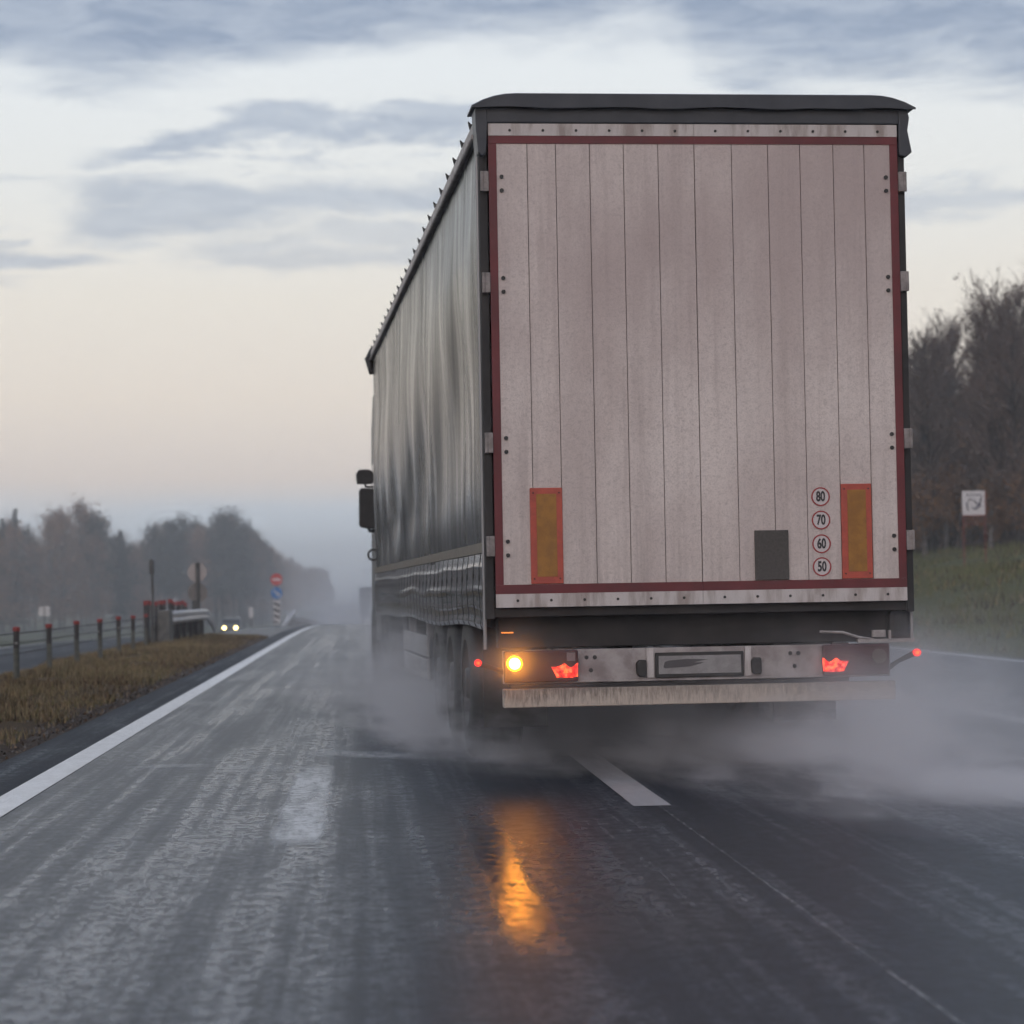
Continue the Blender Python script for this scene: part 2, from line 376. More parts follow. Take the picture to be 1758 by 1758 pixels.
def make_fir(name, h, w, m, seed=1, gap=1.):
    R.seed(seed); root = empty(name, (0, 0, 0)); t = MB(); c = MB(); t.tube([(0, 0, -.3), (0, 0, h * .5), (0, 0, h * .98)], [.2, .12, .02], 6)
    lv = int(h * 2.1)
    for k in range(lv):
        f = .10 + .9 * k / lv; z = h * f; r = w * (1 - f) ** .85 * R.uniform(.8, 1.15) + .15
        for j in range(8):
            az = R.uniform(0, 6.28); L = r * R.uniform(.65, 1.1); tip = Vector((math.cos(az) * L, math.sin(az) * L, z - .28 * L))
            o = Vector((0, 0, z)); s = Vector((-math.sin(az), math.cos(az), 0))
            for q in range(5):
                u0 = q / 5; p0 = o.lerp(tip, u0); p1 = o.lerp(tip, min(1, u0 + .3)); ww = .34 * (1 - u0) * L * .55 + .07
                c.tri(tuple(p0 + s * ww), tuple(p0 - s * ww - Vector((0, 0, R.uniform(.05, .2)))), tuple(p1 - Vector((0, 0, R.uniform(0, .22)))))
                for _ in range(2): leaf(c, p0 + Vector((R.gauss(0, .1), R.gauss(0, .1), R.uniform(-.2, .05))), .16)
    tree_parts(root, t, c, M_bark, [m]); return root
def make_crown(name, h, w, m1, m2, seed=1, base=.3, clumps=46, n=42, bark=None, share=.3, ls=.2):
    R.seed(seed); root = empty(name, (0, 0, 0)); t = MB(); c = MB(); top = Vector((R.uniform(-.4, .4), R.uniform(-.4, .4), h * .9))
    t.tube([(0, 0, -.3), (.1, .05, h * .4), tuple(top)], [.2, .13, .03], 6)
    for k in range(clumps):
        f = R.uniform(base, 1.); rr = w * math.sin(min(1, (f - base) / (1 - base) * .9 + .16) * math.pi) ** .6 * R.uniform(.3, 1.)
        az = R.uniform(0, 6.28); p = Vector((math.cos(az) * rr, math.sin(az) * rr, h * f)); s = R.uniform(.45, .95)
        a = Vector((0, 0, h * f * .72)); t.tube([a, a.lerp(p, .6), p], [.05, .03, .01], 3, False)
        c.cur = 1 if R.random() < share else 0
        for _ in range(n):
            q = p + Vector((R.gauss(0, s), R.gauss(0, s), R.gauss(0, s * .8))); leaf(c, q, ls * R.uniform(.6, 1.3))
        for _ in range(5):
            e = p + Vector((R.gauss(0, s), R.gauss(0, s), abs(R.gauss(0, s)) + s * .6)); stick(t, p, e, .02, .008)
    tree_parts(root, t, c, bark or M_bark, [m1, m2]); return root
def place_tree(proto, used, x, y, s, label, group, rz=None):
    if proto in used: o = copy_tree(proto)
    else: o = proto; used.add(proto)
    o.location = (x, y, gz(x, y)); o.rotation_euler = (0, 0, R.uniform(0, 6.28) if rz is None else rz); o.scale = (s, s, s * R.uniform(.93, 1.08))
    return tag(o, label, 'tree', group)
used = set()
# right-hand wood: twiggy bare trees on the bank
bare = [make_bare('bare_tree', 10.5, 2.5, .20, M_leafg, M_bark, 46, seed=11), make_bare('bare_tree', 10.2, 2.0, .24, M_leafg, M_bark2, 44, seed=12),
        make_bare('bare_tree', 9.6, 2.8, .28, M_leafg, M_bark, 46, seed=13)]
russet = [make_bare('young_tree', 4.2, 1.5, .55, M_leafo, M_bark, 20, .75, seed=21), make_bare('young_tree', 3.4, 1.3, .8, M_leafo, M_bark2, 16, .7, seed=22)]
LB = 'leafless twiggy dark tree of the dense wood on the bank right of the lorry'
R.seed(5)
cnt = 0
for d in frange(94, 215, 3.4):
    for k in range(3):
        x = 26.5 + (0, 3.5, 9)[k] + R.uniform(-1, 1.6) + max(0, (d - 125)) * .25 * k; y = d + R.uniform(-2, 2)
        r = x / y
        if r < .205 or r > .335: continue
        s = (1.05 + .18 * fn1(y * .13, x * .2)) * (1.0 if k == 0 else 1.08)
        if .228 < r < .245: s *= .86
        place_tree(bare[R.randrange(3)], used, x, y, s, LB, 'leafless trees on the right bank'); cnt += 1
for x, y in ((26.2, 96), (25.6, 104), (26.9, 92), (25.4, 109), (27.6, 99), (25.9, 100.5), (26.0, 112.5), (28.6, 95), (26.6, 105.5), (27.5, 108.5)):
    place_tree(russet[R.randrange(2)], used, x + R.uniform(-.4, .4), y, R.uniform(.8, 1.15), 'low young tree with a few orange leaves at the front edge of the right wood', 'russet saplings on the right bank')
# left-hand wood beyond the opposite carriageway
fir = [make_fir('spruce_tree', 17, 2.6, M_fir, seed=31), make_fir('spruce_tree', 15.5, 3.1, M_fir, seed=32)]
pine = [make_crown('pine_tree', 15.5, 3.0, M_pine, M_fir, seed=41, base=.42, clumps=50), make_crown('pine_tree', 15, 2.6, M_pine, M_fir, seed=42, base=.35, clumps=46)]
birch = [make_crown('birch_tree', 16, 2.9, M_leafb, M_leafo, seed=51, base=.16, clumps=74, n=30, bark=M_bark2, share=.05, ls=.16), make_crown('birch_tree', 14.5, 2.7, M_leafb, M_leafo, seed=52, base=.14, clumps=66, n=34, bark=M_bark2, share=.12, ls=.17)]
gold = [make_crown('golden_birch', 13.5, 2.1, M_leafo, M_leafb, seed=61, base=.2, clumps=44, n=26, bark=M_bark2, share=.4, ls=.15)]
# skyline heights as H above eye against u (pixel column) are turned into real heights by row position
edge = [(-130, 318), (-90, 345), (-57, 364), (-42, 395), (-30, 425), (-22, 455), (-21.5, 540), (-21, 660), (-20, 820), (-19.5, 980), (-17.5, 1220)]
R.seed(77)
L1 = 'hazy evergreen pine of the far wood beyond the opposite carriageway'
L2 = 'hazy brown birch of the far wood beyond the opposite carriageway'
L3 = 'hazy pointed spruce of the far wood beyond the opposite carriageway'
L4 = 'pale orange birch showing in the far wood beyond the opposite carriageway'
def top_v(u):   # how high the treeline stands over the column of the valley it closes
    return lerp(u, [(-200, 880), (0, 880), (60, 900), (110, 868), (165, 872), (200, 890), (248, 918), (265, 910), (300, 893), (330, 892), (380, 898), (420, 908), (440, 920), (480, 945), (540, 972), (600, 1004)])
for row in range(3):
    for (xa, ya), (xb, yb) in zip(edge, edge[1:]):
        L = math.hypot(xb - xa, yb - ya); n = max(2, int(L / (4.2 if ya < 460 else 16)))
        for i in range(n):
            t = (i + R.uniform(.1, .9)) / n; x = xa + (xb - xa) * t - row * (3.4 if ya < 460 else 6) + R.uniform(-1, 1); y = ya + (yb - ya) * t + row * 6 + R.uniform(-2, 2)
            if row and ya > 500: continue
            u = 625 + 4000 * x / y
            H = (1018 - .0175 * (u - 625) - top_v(u)) * y / 4000 + 1.15 - gz(x, y); H = max(7., min(24, H)) * R.uniform(.78, 1.06) * (.93 if row == 0 else 1.)
            r = R.random(); col = (fn1(u * .013, 4.2) + R.uniform(-.35, .35))
            if row < 2 and r < .09: p, h0, lb = gold[0], 13.5, L4
            elif col > .12 or (310 < u < 400 and r < .5): k = R.randrange(2); p, h0, lb = pine[k], (15.5, 15)[k] * .99, L1
            elif col > -.02 and r < .55: k = R.randrange(2); p, h0, lb = fir[k], (17, 15.5)[k], L3
            else: k = R.randrange(2); p, h0, lb = birch[k], (16, 14.5)[k] * 1.05, L2
            place_tree(p, used, x, y, H / h0, lb, 'trees of the far left wood')
for (u, d, H, lb) in ((14, 372, 19.0, 'pointed spruce standing up at the far left end of the left treeline'), (36, 374, 19.0, 'second pointed spruce from the left edge, rising above the left treeline'),
                      (208, 398, 16.2, 'dark rounded pine top at the dip in the middle of the left treeline')):
    x = (u - 625) * d / 4000; p = pine[0] if u > 100 else fir[0]
    place_tree(p, used, x, d, H / (15.5 if u > 100 else 17), lb, 'trees of the far left wood')
# far wood closing the valley on the right, mostly behind the lorry
R.seed(9); mbw = MB()
for k in range(26000):
    if k < 6000: y = R.uniform(150, 900); x = 27 + R.uniform(0, 8)
    elif k < 20000: y = R.uniform(112, 240); x = y * R.uniform(.19, .34); x = max(x, 34)
    else: y = R.uniform(92, 150); x = 27.5 + R.uniform(0, 7)
    h = gz(x, y) + (R.uniform(0, 1) ** .8 * (9.5 + 2 * fn1(y * .08)) if k < 20000 else R.uniform(0, 1) ** 1.6 * 5)
    mbw.cur = 0 if R.random() < .2 else 1; leaf(mbw, Vector((x, y, h)), R.uniform(.5, 1.3) if k < 20000 else R.uniform(.12, .35))
tag(mbw.build('far_wood', [M_leafb, M_twig], fix=False), 'far dark woodland running along the right side of the road', 'woodland', kind='stuff')

# ------------------------------------------------------------------ common materials
M_black = mottled('black_rubber', (.02, .02, .021), (.035, .033, .032), .55, scale=8)
M_dark = mottled('dark_steel', (.018, .017, .018), (.032, .029, .029), .65, scale=5)
M_galv = mottled('galvanised_steel', (.42, .42, .42), (.28, .28, .28), .38, scale=6, metal=.6)
M_alu = mottled('dirty_aluminium', (.46, .43, .42), (.28, .25, .24), .5, scale=9, metal=.25)
M_redcap = mat('red_reflector', (.27, .035, .032), .6)
M_post = mottled('weathered_post', (.115, .118, .10), (.075, .078, .07), .8, scale=12)
M_concrete = mottled('concrete', (.16, .155, .145), (.10, .10, .095), .85, scale=7)
M_white = mottled('white_sign', (.62, .6, .6), (.5, .49, .5), .45, scale=8)

# ------------------------------------------------------------------ the lorry
def door_fn(g, b):
    c = g.coord(); x, y, z = g.xyz(c)
    big = g.noise(g.scale(c, (.9, .9, .55)), 1.3, 4, .55); st = g.noise(g.scale(c, (16, 16, .7)), 1., 5, .65); fine = g.noise(c, 42, 6, .8)
    pl = g.noise(g.comb(g.mul(g.m('FLOOR', g.mul(x, 4.8)), 3.7), 0., 0.), 1., 0)
    base = g.mix(g.mr(big, .35, .65), (.76, .68, .64), (.59, .505, .475))
    base = g.mix(g.mul(g.mr(st, .45, .75), .4), base, (.37, .30, .285))
    base = g.mix(g.mul(g.mr(pl, .3, .7), .14), base, (.35, .3, .3))
    sp_ = g.noise(c, 95, 3, .9); base = g.mix(g.mul(g.mr(fine, .45, .75), .45), base, (.30, .25, .24)); base = g.mix(g.mul(g.mr(sp_, .48, .66), .35), base, (.24, .2, .2))
    low = g.mul(g.mr(z, 1.7, 1.0), g.mr(st, .35, .65, .1, .75)); base = g.mix(g.mul(low, .5), base, (.29, .25, .235))
    top = g.mr(z, 2.2, 3.3); base = g.mix(g.mul(top, g.mr(big, .3, .7, .2, .5)), base, (.40, .315, .31))
    g.put(b.inputs['Base Color'], base); g.put(b.inputs['Roughness'], g.mr(fine, .3, .7, .38, .6))
    g.put(b.inputs['Normal'], g.bump(fine, .12, .002))
M_door = mat('dirty_white_panel', fn=door_fn)
def grime_fn(g, b):
    c = g.coord(); st = g.noise(g.scale(c, (48, 48, 9)), 1., 6, .8); z = g.xyz(c)[2]; n2 = g.noise(g.scale(c, (1.2, 1, 1)), 1., 3)
    f = g.mul(g.mr(g.add(st, g.mul(g.sub(z, .50), 1.8)), .40, .68), g.mr(n2, .35, .6, .9, .45))
    g.put(b.inputs['Base Color'], g.mix(f, (.50, .43, .37), (.12, .095, .08))); b.inputs['Roughness'].default_value = .55
M_grime = mat('grimy_white_bar', fn=grime_fn)
M_rail = mottled('dirty_rail', (.56, .52, .51), (.33, .28, .26), .5, sc=(9, 9, 1.5), scale=1.6, lo=.42, hi=.68)
M_tape = mottled('red_tape', (.155, .024, .03), (.11, .02, .024), .5, scale=3)
M_panel = mottled('light_bar_white', (.40, .365, .36), (.24, .205, .20), .5, scale=7)
M_gap = mat('seam_dark', (.10, .085, .085), .8)
M_orange = mottled('reflector_border', (.48, .085, .055), (.38, .07, .05), .45, scale=14)
M_ochre = mottled('reflector_yellow', (.36, .165, .03), (.27, .12, .025), .5, scale=16)
M_pouch = mottled('grey_pouch', (.085, .078, .072), (.062, .056, .052), .7, scale=60)
M_stick = mat('sticker_white', (.60, .55, .55), .45); M_ringr = mat('sticker_red', (.33, .04, .045), .5); M_ink = mat('sticker_ink', (.035, .032, .035), .5)
M_capf = mottled('dark_roof_fabric', (.028, .034, .046), (.042, .048, .060), .42, scale=5)
M_lens = mat('dark_red_lens', (.055, .012, .014), .25)
M_amber = mat('amber_lamp', (.5, .2, .03), .3, emit=(1., .34, .02), es=120.)
M_amber2 = mat('amber_marker', (.5, .2, .03), .3, emit=(1., .26, .04), es=1.4)
M_red = mat('red_lamp', (.5, .02, .02), .3, emit=(1., .022, .018), es=1.7)
def red_fn(g, b):
    n = g.noise(g.coord(), 34, 3, .6); g.put(b.inputs['Emission Color'], g.mix(g.mr(n, .42, .66), (1., .012, .012), (1., .11, .03))); g.put(b.inputs['Emission Strength'], g.mr(n, .34, .66, .55, 3.2))
M_redglow = mat('red_glow', (.3, .01, .01), .25, fn=red_fn)
M_amberrim = mat('amber_lamp_rim', (.5, .2, .03), .3, emit=(1., .30, .008), es=5.)
M_red2 = mat('red_lamp_core', (.5, .02, .02), .3, emit=(1., .12, .015), es=2.6)
M_hinge = mottled('hinge_steel', (.30, .27, .26), (.18, .16, .155), .5, scale=14)
M_rim = mottled('dirty_rim', (.10, .095, .09), (.055, .05, .05), .6, scale=8)
M_skirt = mottled('side_guard_grey', (.40, .40, .42), (.28, .28, .29), .45, scale=3)
M_tyre = mottled('tyre_rubber', (.022, .022, .023), (.04, .038, .037), .6, scale=7)
def curtain_fn(g, b):
    c = g.coord(); st = g.noise(g.scale(c, (1, 1.6, .25)), 2., 5, .6); f = g.noise(c, 30, 5, .7)
    g.put(b.inputs['Base Color'], g.mix(g.mr(st, .3, .7), (.014, .016, .016), (.026, .027, .026)))
    g.put(b.inputs['Roughness'], g.mr(st, .3, .7, .15, .30))
    g.put(b.inputs['Normal'], g.bump(f, .05, .002))
    b.inputs['Specular IOR Level'].default_value = .07
M_curt = mat('wet_curtain_vinyl', fn=curtain_fn)
M_hem = mat('shiny_hem_vinyl', (.014, .016, .018), .15, spec=.3)
M_stripe = mottled('khaki_band', (.16, .135, .10), (.11, .09, .07), .5, scale=10)
M_curtedge = mat('curtain_pole', (.30, .30, .31), .4, .5)

truck = empty('articulated_lorry', (2.0244, 13.888, 0), rad(2.5))
tag(truck, 'large curtain-sided lorry with dirty white rear doors and glowing orange indicator, spraying water', 'lorry')
T = truck
part('chassis', M_dark, T, lambda m: [m.box(-1.22, 1.2, .16, .30, .80, 1.045), m.box(-.5, -.38, .3, 13.2, .78, 1.04), m.box(.38, .5, .3, 13.2, .78, 1.04),
     m.box(-1.25, -1.19, .3, 13.4, .93, 1.045), m.box(1.19, 1.25, .3, 13.4, .93, 1.045), m.box(-1.1, 1.1, 1.0, 1.1, .82, 1.0),
     m.box(-1.15, 1.15, 3.0, 3.1, .82, 1.0), m.box(-1.15, 1.15, 6.0, 6.1, .82, 1.0), m.box(-1.15, 1.15, 9.0, 9.1, .82, 1.0)], .008)
part('load_floor', M_dark, T, lambda m: m.box(-1.235, 1.235, .03, 13.5, 1.05, 1.14))
part('rear_frame', M_dark, T, lambda m: [m.box(-1.305, -1.252, -.012, .12, .98, 3.95), m.box(1.256, 1.30, -.012, .12, .98, 3.95), m.box(-1.30, 1.30, .0, .1, 3.94, 4.03), m.box(-1.30, 1.30, .012, .13, .99, 1.046)], .006)
part('front_wall', M_dark, T, lambda m: m.box(-1.26, 1.26, 13.5, 13.58, 1.0, 4.0))
# doors
XL = [-1.248, -1.015, -.843, -.638, -.433, -.223, -.0025]; XR = [-.0015, .226, .449, .647, .852, 1.044, 1.25]
def bolts(mb, pts, r, y, h=.006):
    for x, z in pts: mb.cyl((x, y, z), (0, 1, 0), r, h, 12)
for xs, sgn in ((XL, -1), (XR, 1)):
    def planks(m):
        for a, b in zip(xs, xs[1:]): m.box(a + .0022, b - .0022, -.034, -.012, 1.05, 3.934)
        m.cur = 1; m.box(xs[0] + .004, xs[-1] - .004, -.0125, .0, 1.052, 3.932)
    door = part('rear_door', [M_door, M_gap], T, planks)
    x0, x1 = xs[0], xs[-1]
    part('door_rail', M_rail, door, lambda m: m.box(x0, x1 - .001, -.043, -.0345, 3.864, 3.936)); part('door_rail', M_rail, door, lambda m: m.box(x0, x1 - .001, -.043, -.0345, 1.048, 1.128))
    part('red_border', M_tape, door, lambda m: [m.box(x0, x1, -.0395, -.0345, 3.817, 3.8638), m.box(x0, x1, -.0395, -.0345, 1.1285, 1.183),
        m.box(x0, x0 + .048, -.0395, -.0345, 1.1835, 3.8165) if sgn < 0 else m.box(x1 - .048, x1, -.0395, -.0345, 1.1835, 3.8165)])
    rv = [(x0 + .13 + k * .2, 3.895) for k in range(6)] + [(x0 + .13 + k * .2, 1.088) for k in range(6)]
    for r_ in rv: part('rivet', M_black, door, lambda m: bolts(m, [r_], .0085, -.044))
    bx = -1.171 if sgn < 0 else 1.176
    for zz in (3.535, 2.928, 1.973, 1.358):
        for dz in (0, .082): part('bolt', M_black, door, lambda m: bolts(m, [(bx, zz + dz)], .0125, -.038, .012))
        hx = (-1.288, -1.2495) if sgn < 0 else (1.2515, 1.292)
        part('hinge', M_hinge, door, lambda m: [m.box(hx[0], hx[1], -.05, -.0125, zz - .005, zz + .115), m.tube([((hx[0] if sgn < 0 else hx[1]), -.045, zz - .005), ((hx[0] if sgn < 0 else hx[1]), -.045, zz + .115)], .012, 8)], .003)
def plate(x0, x1, z0, z1):
    o = part('reflector_plate', M_orange, T, lambda m: m.box(x0, x1, -.046, -.0345, z0, z1), .003)
    part('yellow_field', M_ochre, o, lambda m: m.box(x0 + .038, x1 - .036, -.0485, -.0462, z0 + .042, z1 - .036))
    for q in ((x0 + .02, z0 + .03), (x1 - .02, z0 + .03), (x0 + .02, z1 - .03), (x1 - .02, z1 - .03)): part('screw', M_dark, o, lambda m: bolts(m, [q], .005, -.048, .004))
plate(-1.036, -.842, 1.186, 1.756); plate(.852, 1.04, 1.186, 1.757)
part('document_pouch', M_pouch, T, lambda m: m.box(.318, .523, -.052, -.0395 + .004, 1.1865, 1.484), .002)
for z, tx in ((1.682, '80'), (1.541, '70'), (1.398, '60'), (1.260, '50')):
    st = part('speed_sticker', M_stick, T, lambda m: m.cyl((.7285, -.0350, z), (0, 1, 0), .0525, .002, 40))
    part('red_ring', M_ringr, st, lambda m: m.ring(.7285, z, -.0385, .049, .057, 40))
    text_mesh('digits', tx, .083, M_ink, st, (.7285, -.0375, z - .001), xs=.66, thick=.0007, off=.0028)
# roof
def roofprof(x):  # rounded ends
    a = abs(x); return 4.116 - max(0, (a - 1.08) / .27) ** 2.2 * .072
def cap(m):
    n = 40; xs = [-1.345 + 2.70 * i / n for i in range(n + 1)]
    top = [(x, roofprof(x - .006)) for x in xs]; bot = [(x, 4.035 + .012 * fn1(x * 3) if abs(x) < 1.3 else roofprof(x - .006) - .012) for x in xs]
    bot = [(x, min(b, t - .01)) for (x, b), (_, t) in zip(bot, top)]
    poly = bot + top[::-1]; base = len(m.v)
    for yy in (-.10, -.06, .24): m.v += [(x, yy, z - (.012 if yy == -.10 else 0)) for x, z in poly]
    k = len(poly)
    for r in range(2):
        for i in range(k): a, b = base + r * k + i, base + r * k + (i + 1) % k; m.face((a, b, b + k, a + k))
    for r, rev in ((0, 0), (2, 1)):
        for i in range(n):
            q = [base + r * k + i, base + r * k + i + 1, base + r * k + k - 2 - i, base + r * k + k - 1 - i]; m.face(q[::-1] if rev else q)
rc = part('roof_cap', M_capf, T, cap)
part('fabric_valance', M_capf, rc, lambda m: m.box(-1.30, 1.30, -.05, .0, 3.938, 4.037), .008)
def flap(m, x0, x1, pts):
    i = 0
    m.prism(pts, -.06, .16)
part('corner_flap', M_capf, rc, lambda m: flap(m, 0, 0, [(-1.31, 3.76), (-1.285, 3.735), (-1.262, 3.76), (-1.253, 3.94), (-1.253, 4.03), (-1.325, 4.03), (-1.322, 3.9)]), .006)
part('corner_flap', M_capf, rc, lambda m: flap(m, 0, 0, [(1.257, 3.75), (1.30, 3.738), (1.337, 3.768), (1.312, 3.90), (1.325, 3.98), (1.31, 4.03), (1.257, 4.03)]), .006)
def roof(m):
    m.box(-1.24, 1.24, .25, 13.5, 4.0, 4.045)
    for k in range(22): y = .5 + k * .6; m.box(-1.22, 1.22, y, y + .05, 4.045, 4.062)
part('roof_tarpaulin', M_capf, T, roof)
for s in (-1, 1):
    rl = part('roof_rail', M_alu, T, lambda m: [m.box(*sorted((s * 1.245, s * 1.315)), .13, 13.55, 3.88, 3.985), m.tube([(s * 1.318, .13, 3.89), (s * 1.318, 13.5, 3.89)], .016, 8)])
    for k in range(23):
        y = .35 + k * .585
        part('roller_hook', M_dark, rl, lambda m: m.prism([(s * 1.27, 3.985), (s * 1.318, 3.985), (s * 1.328, 4.028), (s * 1.31, 4.01), (s * 1.28, 4.015)], y, y + .05))
part('front_corner_cap', M_dark, T, lambda m: m.tube([(-1.31, 13.5, 3.72), (-1.335, 13.56, 3.9), (-1.29, 13.62, 4.02)], [.03, .05, .03], 8))
# side curtains with hanging wrinkles and a bulging strapped hem
def curtain(s):
    ny, nz = 520, 76; mb = MB(); mb.sm = True; z0, z1 = 1.36, 3.90
    def off(y, z):
        t = max(0., (3.9 - z) / 2.54)
        w = .0075 * (.02 + 1.2 * t ** 2.8) * math.sin(y * 8.5 + 2.6 * fn1(y * .9, 7.) * 3 + .9 * fn1(y * 1.3, z * .3)) * max(0, .15 + 1.5 * fn1(y * .55, 2., z * .15))
        w += .040 * fn1(y * .7, z * .34, 5.) * (.15 + t * .8) + .006 * fn1(y * 4.2, z * .5, 8.) * (.2 + t) + .0012 * fn1(y * 16, z * 1.4, 3.)
        w += .016 * (.75 + fn1(y * .3, 11.)) * math.cos(2 * math.pi * (t - .22 - .028 * y + .10 * fn1(y * .5, 12.)) / .74) * min(1, t * 4, (1 - t) * 6)
        zn = math.exp(-((t - .40 - .040 * y + .08 * fn1(y * .6, 14.)) / .20) ** 2) + .35 * t
        w += .021 * zn * math.sin(2 * math.pi * y / 1.9 + 2.2 * fn1(y * .35, z * .5, 21.)) * min(1, t * 5, (1 - t) * 5)
        w += .015 * math.sin(math.pi * t) * (1 - math.exp(-y * 1.5))
        w -= .030 * math.exp(-((y - 1.55 - .25 * fn1(z * 1.3)) / .035) ** 2) * max(0, t - .45) * .7
        return w
    for j in range(nz + 1):
        for i in range(ny + 1):
            y = .09 + 13.4 * (i / ny) ** 1.15; z = z0 + (z1 - z0) * j / nz; mb.v.append((s * (1.290 + off(y, z)), y, z))
    for j in range(nz):
        for i in range(ny):
            a = j * (ny + 1) + i; mb.face((a, a + 1, a + ny + 2, a + ny + 1))
    c = mb.build('side_curtain', M_curt, T, fix=False)
    if s > 0: c.data.flip_normals()
    # hem: long soft folds, held down by thin straps
    def hem(y, t):
        sag = .04 * fn1(y * .35, 1.); z = 1.385 - .475 * t
        gs = lambda c_, q: math.exp(-((t - c_) / q) ** 2)
        b = .016 * math.sin(math.pi * t) + .004 * gs(.2 + .05 * fn1(y * .5, 3.), .03) + .011 * (.5 + 1.3 * fn1(y * .35, 9.)) * gs(.50 + .06 * fn1(y * .4), .05) + .009 * gs(.93, .04) + .004 * gs(.72 + .06 * fn1(y * .6, 2.), .025)
        pin = math.exp(-(((y - .3 + .2075) % .415 - .2075) / .03) ** 2)
        w = b + .004 * fn1(y * .8, z * 5, 2) + .0008 * fn1(y * 5, z * 9, 6)
        return (s * (1.300 + w), y, z + sag * t + .03 * fn1(y * .7, 5.) * math.sin(math.pi * t))
    mb = MB(); mb.sm = True; nz = 44
    for j in range(nz + 1):
        for i in range(ny + 1): mb.v.append(hem(.07 + 13.42 * (i / ny) ** 1.15, j / nz))
    for j in range(nz):
        for i in range(ny):
            a = j * (ny + 1) + i; mb.face((a, a + 1, a + ny + 2, a + ny + 1))
    h = mb.build('curtain_hem', M_hem, c, fix=False)
    if s < 0: h.data.flip_normals()
    def strap(m, y):
        for w_, t0, t1, th in ((.010, 0, 1, .0022), (.015, .30, .38, .005)):
            n = 24 if t1 == 1 else 3; b0 = len(m.v)
            for k in range(n + 1):
                t = t0 + (t1 - t0) * k / n
                for dy in (-w_, w_):
                    p = hem(y + dy, t); m.v.append((p[0] + s * th, p[1], p[2])); m.v.append((p[0] - s * .004, p[1], p[2]))
            for k in range(n):
                a = b0 + k * 4; m.face((a, a + 4, a + 6, a + 2)); m.face((a, a + 1, a + 5, a + 4)); m.face((a + 2, a + 6, a + 7, a + 3))
    part('khaki_band', M_stripe, c, lambda m: m.box(*sorted((s * 1.297, s * 1.312)), .1, 13.5, 1.378, 1.44))
    if s < 0:
        for k in range(32):
            y = .3 + k * .415 + .05 * fn1(k * 1.7, 3.)
            part('strap', M_black, c, lambda m: strap(m, y))
    part('curtain_pole', M_curtedge, c, lambda m: m.tube([(s * 1.305, .075, .80), (s * 1.305, .075, 3.9)], .011, 8))
curtain(-1); curtain(1)
# rear light bar
bar = part('light_bar', M_panel, T, lambda m: [m.box(-1.205, 1.150, .02, .07, .592, .792), m.box(-1.19, 1.10, .0, .02, .594, .604)], .004)
for x0 in (-.705, .535):
    for q in ((x0, .742), (x0 + .05, .742), (x0 + .025, .665)): part('bolt_hole', M_black, bar, lambda m: bolts(m, [q], .013, .019, .004))
for px in (-.378, .32):
    part('rubber_buffer', M_black, bar, lambda m: m.prism([(px + a * .032, .672 + b * .05) for a, b in ((-.9, -.7), (-.4, -1), (.8, -1), (.9, -.6), (.9, .6), (.8, 1), (-.4, 1), (-1., .6))], -.03, .02), .006)
npl = part('number_plate', M_black, bar, lambda m: [m.box(-.292, .245, .002, .02, .612, .762)], .004)
part('plate_face', mottled('plate_face', (.30, .29, .29), (.22, .21, .21), .5, scale=9), npl, lambda m: m.box(-.272, .228, -.002, .0018, .634, .742))
part('plate_smear', mat('plate_smear', (.075, .07, .075), .5), npl, lambda m: [m.prism([(-.245, .675), (-.235, .668), (-.09, .676), (-.02, .692), (.0, .700), (-.06, .700), (-.01, .712), (.03, .717), (-.1, .722), (-.21, .714), (-.236, .706)], -.0045, -.0022)])
part('bolt_plate', M_rail, bar, lambda m: [m.box(-.345, -.302, .006, .019, .615, .79), m.box(.255, .292, .006, .019, .615, .79)])
glow = [(-.085, .020), (-.066, -.012), (-.052, -.044), (.040, -.046), (.074, -.040), (.076, .042), (.058, .028), (.036, .012), (.016, .022), (-.006, .040), (-.022, .028), (-.05, .020)]
def tail(s):
    x0, x1 = (-1.205, -.76) if s < 0 else (.725, 1.135)
    t = part('tail_light', M_lens, T, lambda m: m.box(x0, x1, -.028, .0195, .602, .79), .012)
    cx, cz = (-.84, .672) if s < 0 else (.797, .672)
    sx = 1 if s < 0 else -1
    part('red_glow_lens', M_redglow, t, lambda m: m.prism([(cx + sx * a, cz + b) for a, b in glow][::(1 if sx > 0 else -1)], -.034, -.0285))
    part('red_lamp_core', M_red2, t, lambda m: m.prism([(cx - .014, cz - .018), (cx + .018, cz - .018), (cx + .002, cz + .016)], -.037, -.0345))
    if s < 0:
        part('indicator_lamp', M_amberrim, t, lambda m: m.cyl((-1.144, -.04, .716), (0, 1, 0), .047, .02, 32)); part('lamp_core', M_amber, t, lambda m: m.cyl((-1.144, -.052, .716), (0, 1, 0), .034, .004, 32))
        part('reversing_lens', mat('clear_lens', (.20, .15, .15), .3), t, lambda m: m.box(-.83, -.78, -.0325, -.0285, .725, .775))
    else:
        part('indicator_lamp', mat('unlit_lens', (.10, .07, .055), .3), t, lambda m: m.cyl((1.07, -.034, .716), (0, 1, 0), .044, .012, 32))
tail(-1); tail(1)
part('amber_marker_lamp', M_amber2, T, lambda m: m.box(-1.20, -1.13, .13, .155, .893, .900))
part('marker_lamp', M_red, T, lambda m: m.cyl((-1.36, -.02, .724), (0, 1, 0), .021, .03, 16))
part('red_lamp_core', M_red2, T.children[-1], lambda m: m.cyl((-1.36, -.037, .724), (0, 1, 0), .009, .003, 12))
part('marker_lamp', M_red, T, lambda m: m.cyl((1.305, -.02, .732), (0, 1, 0), .023, .03, 16))
